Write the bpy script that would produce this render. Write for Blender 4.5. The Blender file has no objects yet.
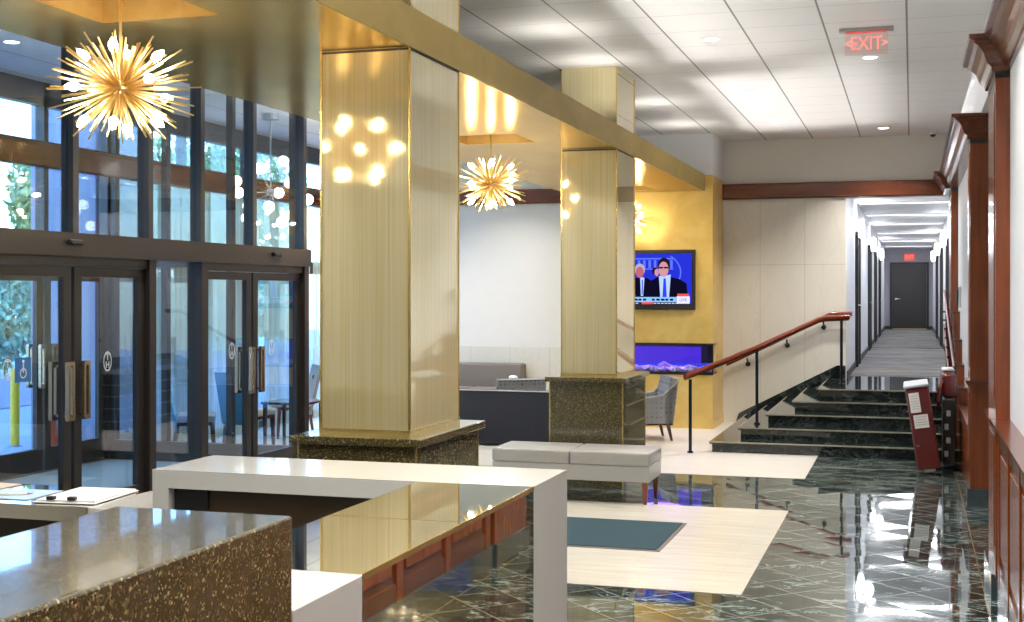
import bpy, bmesh, math, random
from mathutils import Vector, Matrix, Euler
R = random.Random(7)
S = bpy.context.scene
COL = S.collection
PI = math.pi

# ------------------------------------------------------------------ render look
S.view_settings.view_transform = 'Standard'
S.view_settings.look = 'None'
S.view_settings.gamma = 1.0
S.view_settings.use_curve_mapping = False
S.view_settings.exposure = 0.40
try:
    S.cycles.use_denoising = True
    S.cycles.max_bounces = 10
    S.cycles.glossy_bounces = 6
    S.cycles.transparent_max_bounces = 24
    S.cycles.sample_clamp_indirect = 6.0
    S.cycles.caustics_reflective = False
    S.cycles.caustics_refractive = False
except Exception:
    pass

# ------------------------------------------------------------------ materials
class NT:
    def __init__(s, name):
        s.m = bpy.data.materials.new(name); s.m.use_nodes = True
        s.t = s.m.node_tree; s.n = s.t.nodes; s.l = s.t.links
        s.b = s.n['Principled BSDF']; s.out = s.n['Material Output']
    def node(s, typ, **kw):
        n = s.n.new(typ)
        for k, v in kw.items():
            if k.startswith('i_'):
                n.inputs[int(k[2:])].default_value = v
            else:
                setattr(n, k, v)
        return n
    def link(s, a, b): s.l.new(a, b)
    def coord(s, scale=(1, 1, 1), rot=(0, 0, 0)):
        tc = s.node('ShaderNodeTexCoord'); mp = s.node('ShaderNodeMapping')
        mp.inputs['Scale'].default_value = scale; mp.inputs['Rotation'].default_value = rot
        s.link(tc.outputs['Object'], mp.inputs['Vector']); return mp.outputs['Vector']
    def noise(s, vec, scale=5, detail=4, rough=0.5, dist=0.0):
        n = s.node('ShaderNodeTexNoise'); n.inputs['Scale'].default_value = scale
        n.inputs['Detail'].default_value = detail; n.inputs['Roughness'].default_value = rough
        n.inputs['Distortion'].default_value = dist
        s.link(vec, n.inputs['Vector']); return n.outputs['Fac']
    def ramp(s, fac, stops):
        r = s.node('ShaderNodeValToRGB'); e = r.color_ramp.elements
        while len(e) < len(stops): e.new(0.5)
        for i, (p, c) in enumerate(stops):
            e[i].position = p; e[i].color = (*c, 1) if len(c) == 3 else c
        s.link(fac, r.inputs['Fac']); return r.outputs['Color']
    def math(s, op, a, b=None, c=None):
        m = s.node('ShaderNodeMath', operation=op)
        for i, v in enumerate((a, b, c)):
            if v is None: continue
            if isinstance(v, (int, float)): m.inputs[i].default_value = v
            else: s.link(v, m.inputs[i])
        return m.outputs[0]
    def mix(s, fac, a, b):
        m = s.node('ShaderNodeMix', data_type='RGBA')
        if isinstance(fac, (int, float)): m.inputs[0].default_value = fac
        else: s.link(fac, m.inputs[0])
        for i, v in ((6, a), (7, b)):
            if isinstance(v, tuple): m.inputs[i].default_value = (*v, 1)
            else: s.link(v, m.inputs[i])
        return m.outputs[2]
    def bump(s, h, strength=0.2, dist=0.01):
        b = s.node('ShaderNodeBump'); b.inputs['Strength'].default_value = strength
        b.inputs['Distance'].default_value = dist
        s.link(h, b.inputs['Height']); s.link(b.outputs[0], s.b.inputs['Normal'])
    def setc(s, col, rough=0.5, metal=0.0, coat=0.0, crough=0.03, ior=None, emis=None, es=0):
        if isinstance(col, tuple): s.b.inputs['Base Color'].default_value = (*col, 1)
        else: s.link(col, s.b.inputs['Base Color'])
        s.b.inputs['Roughness'].default_value = rough
        s.b.inputs['Metallic'].default_value = metal
        s.b.inputs['Coat Weight'].default_value = coat
        s.b.inputs['Coat Roughness'].default_value = crough
        if ior: s.b.inputs['IOR'].default_value = ior
        if emis:
            s.b.inputs['Emission Color'].default_value = (*emis, 1)
            s.b.inputs['Emission Strength'].default_value = es
        return s.m

def P(name, col, rough=0.5, metal=0.0, coat=0.0, crough=0.03, ior=None, emis=None, es=0, var=0.06, vs=6.0):
    n = NT(name)
    c = col
    if var:
        v = n.noise(n.coord(), vs, 3)
        c = n.mix(v, tuple(max(0, x * (1 - var)) for x in col), tuple(min(1, x * (1 + var)) for x in col))
    return n.setc(c, rough, metal, coat, crough, ior, emis, es)

M = {}
M['white_wall'] = P('white_paint', (.80, .79, .77), .6, var=.02)
M['cool_wall'] = P('cool_white_paint', (.78, .79, .83), .55, var=.02)
M['warm_white'] = P('lounge_white_paint', (.88, .85, .80), .6, var=.02)
M['cream_wall'] = P('cream_paint', (.85, .83, .75), .6, var=.02)

def ceiling_mat():
    n = NT('ceiling_tile'); v = n.coord()
    sp = n.node('ShaderNodeSeparateXYZ'); n.link(v, sp.inputs[0])
    def line(o, off, pitch, w):
        a = n.math('FRACT', n.math('DIVIDE', n.math('ADD', o, off), pitch))
        d = n.math('ABSOLUTE', n.math('SUBTRACT', a, 0.5))
        return n.math('GREATER_THAN', d, 0.5 - w / pitch)
    lx = line(sp.outputs[0], 100 * .645 + .04, .645, .008)
    ly = line(sp.outputs[1], 66 - 10.75 + .66 * 0, .66, .005)
    nz = n.noise(v, 3, 3)
    base = n.mix(nz, (.80, .79, .775), (.84, .83, .81))
    c = n.mix(ly, base, (.50, .49, .47)); c = n.mix(lx, c, (.22, .21, .20))
    fine = n.noise(v, 220, 2); n.bump(fine, .15, .002)
    return n.setc(c, .55)
M['ceiling'] = ceiling_mat()

def marble_mat(name, tiles=True):
    n = NT(name); v = n.coord()
    rv = n.coord((1, 1, 1), (0, 0, PI / 4))
    sp = n.node('ShaderNodeSeparateXYZ'); n.link(rv, sp.inputs[0])
    t = .33
    # per tile random offset for the veining
    fl = n.node('ShaderNodeVectorMath', operation='SCALE'); fl.inputs['Scale'].default_value = 1 / t; n.link(rv, fl.inputs[0])
    f2 = n.node('ShaderNodeVectorMath', operation='FLOOR'); n.link(fl.outputs[0], f2.inputs[0])
    wn = n.node('ShaderNodeTexWhiteNoise'); wn.noise_dimensions = '3D'; n.link(f2.outputs[0], wn.inputs['Vector'])
    sc = n.node('ShaderNodeVectorMath', operation='SCALE'); sc.inputs['Scale'].default_value = 6.0 if tiles else 0.0; n.link(wn.outputs['Color'], sc.inputs[0])
    ad = n.node('ShaderNodeVectorMath', operation='ADD'); n.link(sc.outputs[0], ad.inputs[0])
    mp = n.coord((1.0, 2.2, 1.6), (0, 0, .45)); n.link(mp, ad.inputs[1])
    a = n.noise(ad.outputs[0], 1.9, 8, .66, 1.2)
    b = n.noise(ad.outputs[0], 5.0, 9, .72, 1.8)
    c2 = n.noise(ad.outputs[0], 2.6, 6, .6, 2.2)
    base = n.ramp(a, [(.36, (.003, .006, .006)), (.48, (.006, .015, .014)), (.56, (.014, .032, .028)), (.68, (.045, .072, .064))])
    streak = n.ramp(b, [(.50, (0, 0, 0)), (.60, (.35, .35, .35)), (.70, (1, 1, 1))])
    vein = n.math('MAXIMUM', n.math('SUBTRACT', 1.0, n.math('MULTIPLY', n.math('ABSOLUTE', n.math('SUBTRACT', c2, .5)), 26.0)), 0.0)
    vm = n.ramp(a, [(.42, (.05, .05, .05)), (.60, (1, 1, 1))])
    c = n.mix(n.math('MULTIPLY', streak, .55), base, (.20, .27, .25))
    c = n.mix(n.math('MULTIPLY', n.math('MULTIPLY', vein, vm), .75), c, (.42, .48, .46))
    rough = .035
    if not tiles:
        c = n.mix(.78, c, (.004, .007, .007))
        return n.setc(c, .05, ior=1.55)
    m = None
    for k in (0, 1):
        fr = n.math('FRACT', n.math('DIVIDE', n.math('ADD', sp.outputs[k], 99 * t), t))
        g = n.math('GREATER_THAN', n.math('ABSOLUTE', n.math('SUBTRACT', fr, .5)), .5 - .0032 / t)
        m = g if m is None else n.math('MAXIMUM', m, g)
    c = n.mix(n.math('MULTIPLY', m, .7), c, (.34, .32, .25))
    n.setc(c, .035, ior=1.6)
    n.link(n.math('ADD', n.math('MULTIPLY', m, .22), .03), n.b.inputs['Roughness'])
    n.b.inputs['Specular IOR Level'].default_value = .75
    # every tile is laid a hair out of level
    off = n.node('ShaderNodeVectorMath', operation='SUBTRACT'); n.link(wn.outputs['Color'], off.inputs[0]); off.inputs[1].default_value = (.5, .5, .5)
    of2 = n.node('ShaderNodeVectorMath', operation='MULTIPLY'); n.link(off.outputs[0], of2.inputs[0]); of2.inputs[1].default_value = (.008, .008, 0)
    geo = n.node('ShaderNodeNewGeometry'); of3 = n.node('ShaderNodeVectorMath', operation='ADD'); n.link(geo.outputs['Normal'], of3.inputs[0]); n.link(of2.outputs[0], of3.inputs[1])
    nn = n.node('ShaderNodeVectorMath', operation='NORMALIZE'); n.link(of3.outputs[0], nn.inputs[0]); n.link(nn.outputs[0], n.b.inputs['Normal'])
    return n.m
M['marble'] = marble_mat('green_marble_floor')
M['marble_plain'] = marble_mat('green_marble_slab', False)

def beige_mat(name, c1, c2, rough, tile=.6, ior=1.5):
    n = NT(name); v = n.coord((1.2, 9, 9)); a = n.noise(v, 1.6, 6, .6, .4)
    c = n.ramp(a, [(.3, c1), (.7, c2)])
    sp = n.node('ShaderNodeSeparateXYZ'); n.link(n.coord(), sp.inputs[0])
    if tile:
        fr = n.math('FRACT', n.math('DIVIDE', n.math('ADD', sp.outputs[0], 60.0), tile))
        g = n.math('GREATER_THAN', n.math('ABSOLUTE', n.math('SUBTRACT', fr, .5)), .5 - .0015 / tile)
        c = n.mix(n.math('MULTIPLY', g, .35), c, (.45, .4, .32))
    return n.setc(c, rough, ior=ior)
M['beige_stone'] = beige_mat('beige_travertine', (.58, .53, .43), (.69, .65, .56), .16)
M['lounge_floor'] = beige_mat('pale_terrazzo', (.60, .56, .50), (.70, .66, .60), .3, 0)

def wallmarble():
    n = NT('cream_marble_wall'); v = n.coord((1, 1, .28), (.0, .35, .0)); a = n.noise(v, 2.2, 8, .6, .8)
    ve = n.math('MAXIMUM', n.math('SUBTRACT', 1.0, n.math('MULTIPLY', n.math('ABSOLUTE', n.math('SUBTRACT', a, .5)), 60.0)), 0.0)
    base = n.ramp(n.noise(n.coord(), 1.1, 3), [(.3, (.77, .74, .65)), (.7, (.83, .80, .72))])
    c = n.mix(n.math('MULTIPLY', ve, .14), base, (.52, .46, .34))
    sp = n.node('ShaderNodeSeparateXYZ'); n.link(n.coord(), sp.inputs[0])
    for k, off, t in ((0, 20 * .62 + 2.68 - .62, .62), (2, 9 - 2.25, 2.25)):
        fr = n.math('FRACT', n.math('DIVIDE', n.math('ADD', sp.outputs[k], off), t))
        g = n.math('GREATER_THAN', n.math('ABSOLUTE', n.math('SUBTRACT', fr, .5)), .5 - .004 / t)
        c = n.mix(n.math('MULTIPLY', g, .5), c, (.42, .38, .30))
    return n.setc(c, .22)
M['wall_marble'] = wallmarble()

def wood(name, c1, c2, axis='z', rough=.25, coat=.6):
    n = NT(name); s = {'x': (1.2, 22, 22), 'y': (22, 1.2, 22), 'z': (22, 22, 1.2)}[axis]
    a = n.noise(n.coord(s), 1.0, 5, .6, .5)
    return n.setc(n.ramp(a, [(.3, c1), (.7, c2)]), rough, coat=coat, crough=.08)
M['wood_z'] = wood('cherry_wood_upright', (.16, .033, .006), (.27, .06, .012), coat=.2)
M['wood_y'] = wood('cherry_wood_long', (.085, .020, .005), (.15, .036, .009), 'y', coat=.25)
M['wood_x'] = wood('cherry_wood_cross', (.10, .022, .006), (.17, .040, .010), 'x', coat=.25)
M['rail_wood'] = wood('handrail_wood', (.14, .018, .006), (.23, .034, .011), 'y', .2)
M['dark_leg'] = wood('dark_walnut_leg', (.035, .008, .005), (.07, .016, .009))
M['leg_wood'] = wood('mahogany_leg', (.10, .015, .008), (.19, .03, .014))

def onyx():
    n = NT('golden_onyx_panel'); v = n.coord((80, 80, .5)); a = n.noise(v, 1.0, 4, .6, .15)
    b = n.noise(n.coord((6, 6, .3)), 1.0, 2)
    c = n.ramp(a, [(.28, (.66, .54, .24)), (.5, (.82, .71, .38)), (.72, (.88, .80, .55))])
    c = n.mix(n.math('MULTIPLY', b, .5), c, (.84, .74, .46))
    n.b.inputs['Coat IOR'].default_value = 1.9
    return n.setc(c, .07, .30, coat=1.0, crough=.01, ior=1.6)
M['onyx'] = onyx()
def goldleaf(name, c1, c2, rough, metal, bump=.05):
    n = NT(name); a = n.noise(n.coord((3, 1.2, 3)), 1.2, 5, .6, .5)
    b = n.noise(n.coord(), 38, 4)
    c = n.ramp(a, [(.3, c1), (.7, c2)])
    n.bump(b, bump, .003); n.b.inputs['Specular Tint'].default_value = (.80, .62, .30, 1)
    return n.setc(c, rough, metal)
M['gold_leaf'] = goldleaf('gold_leaf_soffit', (.60, .42, .14), (.86, .66, .30), .20, .70, .10)
M['gold_face'] = goldleaf('gold_leaf_fascia', (.31, .225, .07), (.42, .31, .105), .4, .25, .05)
M['gold_plaster'] = goldleaf('gold_plaster_wall', (.72, .48, .13), (.84, .61, .21), .28, .15, .05)
M['gold_trim'] = P('brushed_gold_trim', (.72, .55, .20), .25, .85, var=.04)
M['brass'] = P('polished_brass', (.93, .73, .36), .3, 1.0, var=.03)
M['bronze'] = P('bronze_handle', (.55, .42, .28), .25, .9, var=.05)

def quartz():
    n = NT('brown_speckled_quartz'); v = n.coord()
    vo = n.node('ShaderNodeTexVoronoi'); vo.inputs['Scale'].default_value = 210; n.link(v, vo.inputs['Vector'])
    sx = n.node('ShaderNodeSeparateXYZ'); n.link(vo.outputs['Color'], sx.inputs[0])
    c = n.ramp(sx.outputs[0], [(0, (.044, .038, .014)), (.5, (.070, .059, .023)), (.78, (.11, .089, .035)), (.93, (.22, .16, .065)), (.985, (.48, .36, .17))])
    return n.setc(c, .16, coat=1.0, crough=.03, ior=1.6)
M['quartz'] = quartz()
M['white_quartz'] = P('white_quartz', (.64, .625, .585), .12, coat=.5, var=.015)
M['mirror'] = P('warm_tinted_mirror', (.94, .88, .72), .015, 1.0, var=.0)
M['dark_brown'] = P('dark_brown_laminate', (.055, .030, .010), .4)
M['black'] = P('black_paint', (.012, .012, .013), .35)
M['frame'] = P('dark_bronze_aluminium', (.036, .030, .027), .35, .3, var=.05)
M['frame_edge'] = P('dark_grey_aluminium', (.055, .055, .06), .3, .4, var=.05)
M['post'] = P('black_steel_post', (.010, .014, .03), .2, .3)
M['charcoal'] = P('charcoal_fabric', (.022, .024, .032), .9, vs=60, var=.3)
M['taupe'] = P('taupe_fabric', (.19, .165, .15), .85, vs=60, var=.15)
M['piping'] = P('pale_piping', (.5, .49, .46), .7)
M['leather'] = P('light_grey_leather', (.39, .375, .345), .28, coat=.15, crough=.2, vs=30, var=.04)
M['teal_chair'] = P('teal_vinyl', (.06, .40, .55), .35)
M['cream_seat'] = P('cream_seat', (.60, .57, .48), .5)
M['grey_chair'] = P('grey_vinyl', (.24, .23, .24), .4)
M['blue_screen_chair'] = P('dark_blue_chair', (.03, .09, .20), .4)
def pattern():
    n = NT('grey_patterned_upholstery'); v = n.coord((17, 17, 17))
    vo = n.node('ShaderNodeTexVoronoi'); vo.inputs['Scale'].default_value = 1; vo.inputs['Randomness'].default_value = .12
    n.link(v, vo.inputs['Vector'])
    c = n.ramp(vo.outputs['Distance'], [(.16, (.36, .35, .34)), (.24, (.12, .12, .13)), (.42, (.15, .15, .16)), (.52, (.26, .26, .26))])
    return n.setc(c, .8)
M['pattern'] = pattern()
def matm():
    n = NT('teal_mat_pile'); a = n.noise(n.coord(), 90, 4, .7)
    n.bump(a, .5, .01)
    return n.setc(n.ramp(a, [(.35, (.008, .028, .036)), (.65, (.022, .062, .078))]), .95)
M['mat'] = matm()
M['mat_edge'] = P('grey_rubber_edge', (.12, .11, .11), .6)
def carpetm():
    n = NT('striped_corridor_carpet'); v = n.coord((.35, 1, 1)); sp = n.node('ShaderNodeSeparateXYZ'); n.link(n.coord(), sp.inputs[0])
    v2 = n.coord((.12, 1.0, 1)); a = n.noise(v2, .75, 5, .85)
    c = n.ramp(a, [(.36, (.020, .026, .050)), (.44, (.075, .08, .09)), (.49, (.27, .24, .19)), (.53, (.04, .05, .10)), (.58, (.32, .28, .22)), (.66, (.06, .07, .09))])
    return n.setc(c, .9)
M['carpet'] = carpetm()
M['vest_floor'] = P('vestibule_carpet', (.20, .27, .26), .8, vs=40, var=.1)
M['pavement'] = P('concrete_pavement', (.46, .47, .50), .8, vs=2, var=.08)
M['base_marble'] = P('grey_green_marble_base', (.055, .072, .078), .08, coat=.6, vs=9, var=.45)
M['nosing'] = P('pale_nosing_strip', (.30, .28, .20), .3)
M['planter'] = P('pale_concrete', (.40, .40, .42), .8, vs=3, var=.12)
def granite():
    n = NT('speckled_granite'); a = n.noise(n.coord(), 70, 3, .8)
    return n.setc(n.ramp(a, [(.35, (.16, .16, .19)), (.65, (.42, .42, .48))]), .6)
M['granite'] = granite()
M['yellow'] = P('yellow_paint', (1.0, .55, .01), .4)
M['orange'] = P('orange_plastic', (1.0, .10, .03), .4)
M['reflective'] = P('white_band', (.8, .8, .8), .3)
def leafm(name, a, b):
    n = NT(name); f = n.noise(n.coord(), 7, 3)
    m = n.setc(n.ramp(f, [(.35, a), (.65, b)]), .45); return m
M['leaf'] = leafm('green_leaves', (.06, .22, .12), (.34, .58, .36))
M['leaf2'] = leafm('pale_green_leaves', (.12, .24, .08), (.40, .50, .20))
M['bark'] = P('bark', (.09, .06, .04), .9, var=.3)
M['paper'] = P('white_paper', (.80, .80, .78), .6, var=.01)
M['pink_paper'] = P('peach_paper', (.80, .55, .46), .6, var=.01)
M['blue_paper'] = P('pale_blue_paper', (.50, .66, .85), .4, var=.01)
M['pen'] = P('cream_pen', (.75, .70, .58), .3, var=.0)
M['red_metal'] = P('dark_red_enamel', (.105, .011, .010), .3, .1, coat=.5, var=.05)
M['grey_metal'] = P('grey_metal', (.45, .45, .47), .3, .7)
M['dull_metal'] = P('dull_grey_plastic', (.25, .25, .27), .4)
M['steel'] = P('satin_steel', (.55, .54, .52), .25, .9)
M['rail_pink'] = P('bronze_pink_rail', (.26, .11, .09), .3, .5)
M['door_dark'] = P('charcoal_door', (.030, .027, .025), .45)
M['lilac_wall'] = P('lilac_grey_paint', (.42, .42, .47), .6, var=.02)
M['crystal'] = P('crystal_glass_chip', (.80, .74, .85), .15, coat=1, var=.15, vs=20)
M['log'] = P('bleached_driftwood', (.70, .62, .66), .6, var=.1)
def em(name, col, st):
    n = NT(name); e = n.node('ShaderNodeEmission'); e.inputs[0].default_value = (*col, 1); e.inputs[1].default_value = st
    n.link(e.outputs[0], n.out.inputs['Surface']); return n.m
M['lamp_white'] = em('lit_lens', (1, .97, .92), 9)
M['bulb'] = em('lit_filament_bulb', (1, .86, .62), 105)
M['globe'] = em('lit_opal_globe', (1, .95, .88), 7)
M['sconce'] = em('lit_sconce_glass', (.93, .95, 1), 14)
M['strip'] = em('glowing_strip_face', (.92, .94, 1), 2.0)
M['exit_red'] = em('lit_red_letter', (1, .22, .18), 1.25)
M['exit_glow'] = em('lit_exit_panel', (1, .16, .13), .6)
M['flame'] = em('fireplace_backlight', (.09, .03, .90), .75)
M['flame2'] = em('fireplace_flame', (.25, .12, 1.0), 1.5)
for k, c, e in (('scr_blue', (.02, .03, .62), .9), ('scr_pale', (.12, .20, .95), .8), ('scr_dark', (.008, .006, .03), .5), ('scr_skin', (.75, .36, .42), .7),
             ('scr_hair', (.03, .015, .03), .5), ('scr_grey', (.55, .5, .6), .7), ('scr_shirt', (.45, .60, 1.0), .9), ('scr_tie', (.03, .06, .9), .8),
             ('scr_band', (.25, .52, .95), .9), ('scr_white', (.75, .75, .95), .9), ('scr_red', (.95, .08, .06), .9), ('scr_skin2', (.62, .16, .22), .7)):
    M[k] = em('screen_' + k[4:], c, e)

def glassm(name, tint, refl, facing_gain=.5, rough=0.0):
    n = NT(name)
    tr = n.node('ShaderNodeBsdfTransparent'); tr.inputs[0].default_value = (*tint, 1)
    gl = n.node('ShaderNodeBsdfGlossy'); gl.inputs['Roughness'].default_value = rough
    lw = n.node('ShaderNodeLayerWeight'); lw.inputs['Blend'].default_value = .35
    f = n.math('ADD', n.math('MULTIPLY', n.math('POWER', lw.outputs['Facing'], 3.0), facing_gain), refl)
    mx = n.node('ShaderNodeMixShader'); n.link(f, mx.inputs[0]); n.link(tr.outputs[0], mx.inputs[1]); n.link(gl.outputs[0], mx.inputs[2])
    n.link(mx.outputs[0], n.out.inputs['Surface']); return n.m
M['glass'] = glassm('storefront_glass', (.90, .94, .97), .085)
M['acrylic'] = glassm('exit_sign_acrylic', (.99, .88, .87), .03)
M['fire_glass'] = glassm('fireplace_glass', (.9, .9, .92), .04)
def sheer():
    n = NT('sheer_curtain'); v = n.coord((30, 30, .3)); a = n.noise(v, 1.0, 3)
    c = n.ramp(a, [(.35, (.60, .60, .36)), (.65, (.86, .86, .64))])
    tl = n.node('ShaderNodeBsdfTranslucent'); n.link(c, tl.inputs[0])
    df = n.node('ShaderNodeBsdfDiffuse'); n.link(c, df.inputs[0])
    tr = n.node('ShaderNodeBsdfTransparent')
    m1 = n.node('ShaderNodeMixShader'); m1.inputs[0].default_value = .5; n.link(tl.outputs[0], m1.inputs[1]); n.link(df.outputs[0], m1.inputs[2])
    m2 = n.node('ShaderNodeMixShader'); m2.inputs[0].default_value = .28; n.link(m1.outputs[0], m2.inputs[1]); n.link(tr.outputs[0], m2.inputs[2])
    n.link(m2.outputs[0], n.out.inputs['Surface']); return n.m
M['sheer'] = sheer()

# ------------------------------------------------------------------ mesh builder
class B:
    def __init__(s): s.bm = bmesh.new()
    def _add(s, verts, faces):
        vs = [s.bm.verts.new(v) for v in verts]
        for f in faces:
            try: s.bm.faces.new([vs[i] for i in f])
            except ValueError: pass
        return vs
    def box(s, x0, x1, y0, y1, z0, z1, bev=0.0, seg=1, mat=None):
        t = bmesh.new()
        bmesh.ops.create_cube(t, size=1)
        for v in t.verts:
            v.co = Vector((x0 + (v.co.x + .5) * (x1 - x0), y0 + (v.co.y + .5) * (y1 - y0), z0 + (v.co.z + .5) * (z1 - z0)))
        if bev: bmesh.ops.bevel(t, geom=list(t.edges), offset=bev, segments=seg, affect='EDGES', profile=.5)
        if mat is not None: bmesh.ops.transform(t, matrix=mat, verts=t.verts)
        s.merge(t); return s
    def merge(s, t):
        me = bpy.data.meshes.new('t'); t.to_mesh(me); t.free(); s.bm.from_mesh(me); bpy.data.meshes.remove(me)
    def tube(s, a, b, r0, r1=None, n=12, cap=True):
        a = Vector(a); b = Vector(b); r1 = r0 if r1 is None else r1
        d = (b - a); L = d.length
        if L < 1e-6: return s
        q = d.to_track_quat('Z', 'Y'); ra = []; rb = []
        for i in range(n):
            an = 2 * PI * i / n; o = Vector((math.cos(an), math.sin(an), 0))
            ra.append(s.bm.verts.new(a + q @ (o * r0))); rb.append(s.bm.verts.new(b + q @ (o * r1)))
        for i in range(n):
            s.bm.faces.new((ra[i], ra[(i + 1) % n], rb[(i + 1) % n], rb[i]))
        if cap:
            s.bm.faces.new(list(reversed(ra))); s.bm.faces.new(rb)
        return s
    def path(s, pts, r, n=10):
        for i in range(len(pts) - 1):
            s.tube(pts[i], pts[i + 1], r, r, n)
            if i: s.ball(pts[i], r, r, r, 8, 6)
        return s
    def ball(s, c, rx, ry=None, rz=None, u=16, v=10):
        ry = rx if ry is None else ry; rz = rx if rz is None else rz
        t = bmesh.new(); bmesh.ops.create_uvsphere(t, u_segments=u, v_segments=v, radius=1)
        for w in t.verts: w.co = Vector((c[0] + w.co.x * rx, c[1] + w.co.y * ry, c[2] + w.co.z * rz))
        s.merge(t); return s
    def lathe(s, prof, c=(0, 0, 0), n=24):
        rings = []
        for r, z in prof:
            rings.append([s.bm.verts.new((c[0] + r * math.cos(2 * PI * i / n), c[1] + r * math.sin(2 * PI * i / n), c[2] + z)) for i in range(n)])
        for a, b in zip(rings, rings[1:]):
            for i in range(n): s.bm.faces.new((a[i], a[(i + 1) % n], b[(i + 1) % n], b[i]))
        if prof[0][0] > 1e-5: s.bm.faces.new(list(reversed(rings[0])))
        if prof[-1][0] > 1e-5: s.bm.faces.new(rings[-1])
        return s
    def prism(s, poly, axis, a, b):
        """poly: 2D points in the two other axes (in xyz order), extruded along axis from a to b"""
        def P3(p, t):
            return {'x': (t, p[0], p[1]), 'y': (p[0], t, p[1]), 'z': (p[0], p[1], t)}[axis]
        n = len(poly)
        A = [s.bm.verts.new(P3(p, a)) for p in poly]; Bv = [s.bm.verts.new(P3(p, b)) for p in poly]
        s.bm.faces.new(A); s.bm.faces.new(list(reversed(Bv)))
        for i in range(n): s.bm.faces.new((A[i], Bv[i], Bv[(i + 1) % n], A[(i + 1) % n]))
        return s
    def loft(s, rings, closed_ends=True):
        rs = [[s.bm.verts.new(p) for p in r] for r in rings]
        n = len(rs[0])
        for a, b in zip(rs, rs[1:]):
            for i in range(n): s.bm.faces.new((a[i], a[(i + 1) % n], b[(i + 1) % n], b[i]))
        if closed_ends: s.bm.faces.new(list(reversed(rs[0]))); s.bm.faces.new(rs[-1])
        return s
    def obj(s, name, mat, parent=None, loc=None, smooth=False, **tags):
        bmesh.ops.recalc_face_normals(s.bm, faces=s.bm.faces)
        me = bpy.data.meshes.new(name); s.bm.to_mesh(me); s.bm.free()
        if smooth:
            for p in me.polygons: p.use_smooth = True
            try: me.set_sharp_from_angle(angle=math.radians(38))
            except Exception: pass
        for m in (mat if isinstance(mat, (list, tuple)) else [mat]): me.materials.append(M[m])
        o = bpy.data.objects.new(name, me); COL.objects.link(o)
        if parent: o.parent = parent
        if loc: o.location = loc
        for k, v in tags.items(): o[k] = v
        return o

def box(*a, **k): return B().box(*a, **k)
def thing(name, label, cat, loc=(0, 0, 0), rz=0, group=None, kind=None):
    o = bpy.data.objects.new(name, None); COL.objects.link(o); o.empty_display_size = .1
    o.location = loc; o.rotation_euler = (0, 0, rz); o['label'] = label; o['category'] = cat
    if group: o['group'] = group
    if kind: o['kind'] = kind
    return o
def tag(o, label, cat, group=None, kind=None):
    o['label'] = label; o['category'] = cat
    if group: o['group'] = group
    if kind: o['kind'] = kind
    return o
def st(b, name, mat, label, cat='wall', parent=None, **k):
    o = b.obj(name, mat, parent, **k)
    if parent is None: tag(o, label, cat, kind='structure')
    return o
def dup(o, parent=None, label=None, loc=None, rz=None):
    c = o.copy(); COL.objects.link(c); c.parent = parent
    if label: c['label'] = label
    if loc is not None: c.location = loc
    if rz is not None: c.rotation_euler = (0, 0, rz)
    for ch in [x for x in list(S.objects) if x.parent == o]: dup(ch, c)
    return c
def text(name, body, size, mat, parent, loc, rot, ext=.001, align='CENTER', xs=1.0):
    cu = bpy.data.curves.new(name, 'FONT'); cu.body = body; cu.size = size; cu.extrude = ext
    cu.align_x = align; cu.align_y = 'CENTER'; cu.materials.append(M[mat])
    tmp = bpy.data.objects.new(name, cu); COL.objects.link(tmp); bpy.context.view_layer.update()
    me = bpy.data.meshes.new_from_object(tmp.evaluated_get(bpy.context.evaluated_depsgraph_get()))
    bpy.data.objects.remove(tmp); bpy.data.curves.remove(cu)
    me.materials.clear(); me.materials.append(M[mat])
    o = bpy.data.objects.new(name, me); COL.objects.link(o); o.parent = parent; o.location = loc; o.rotation_euler = rot
    o.scale = (xs, 1, 1)
    return o
def area(name, loc, rot, size, power, col=(1, 1, 1), spread=PI, shape='DISK', size_y=None):
    l = bpy.data.lights.new(name, 'AREA'); l.energy = power; l.color = col; l.shape = shape; l.size = size
    if size_y: l.size_y = size_y
    l.spread = spread
    o = bpy.data.objects.new(name, l); COL.objects.link(o); o.location = loc; o.rotation_euler = rot; return o

# ------------------------------------------------------------------ dimensions
ZC = 4.02; YB = 18.70; XW = .565; XP = .483; XG = -6.20; XO = -8.60
ZS0, ZS1 = 3.235, 3.455; SX0, SX1 = -4.58, -2.697
CX0, CX1 = -3.245, -2.701; LAND = .65

# ------------------------------------------------------------------ setting: floors
st(box(XO, 1.9, -3, YB, -.1, 0), 'floor', 'marble', 'dark green marble tiled lobby floor', 'floor')
st(box(-4.6, -1.0, 8.02, 11.23, 0, .003), 'floor_inlay', 'beige_stone', 'pale beige stone rectangle set in the marble floor under the teal mat', 'floor')
st(box(XO, -1.02, 13.2, YB, 0, .004), 'floor_lounge', 'lounge_floor', 'pale speckled lounge floor in front of the fireplace wall', 'floor')
st(box(XO, XG, 7.4, 12.5, 0, .005), 'floor_vestibule', 'vest_floor', 'grey green carpet between the two rows of glass doors', 'floor')
st(box(.425, .432, 3, 14.2, 0, .0015), 'trim_1', 'gold_trim', 'thin gold inlay line in the floor beside the wainscot', 'trim')
st(box(XO, 1.9, -3, YB + .2, ZC, ZC + .1), 'ceiling', 'ceiling', 'white tiled lobby ceiling with dark grid lines', 'ceiling')
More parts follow.
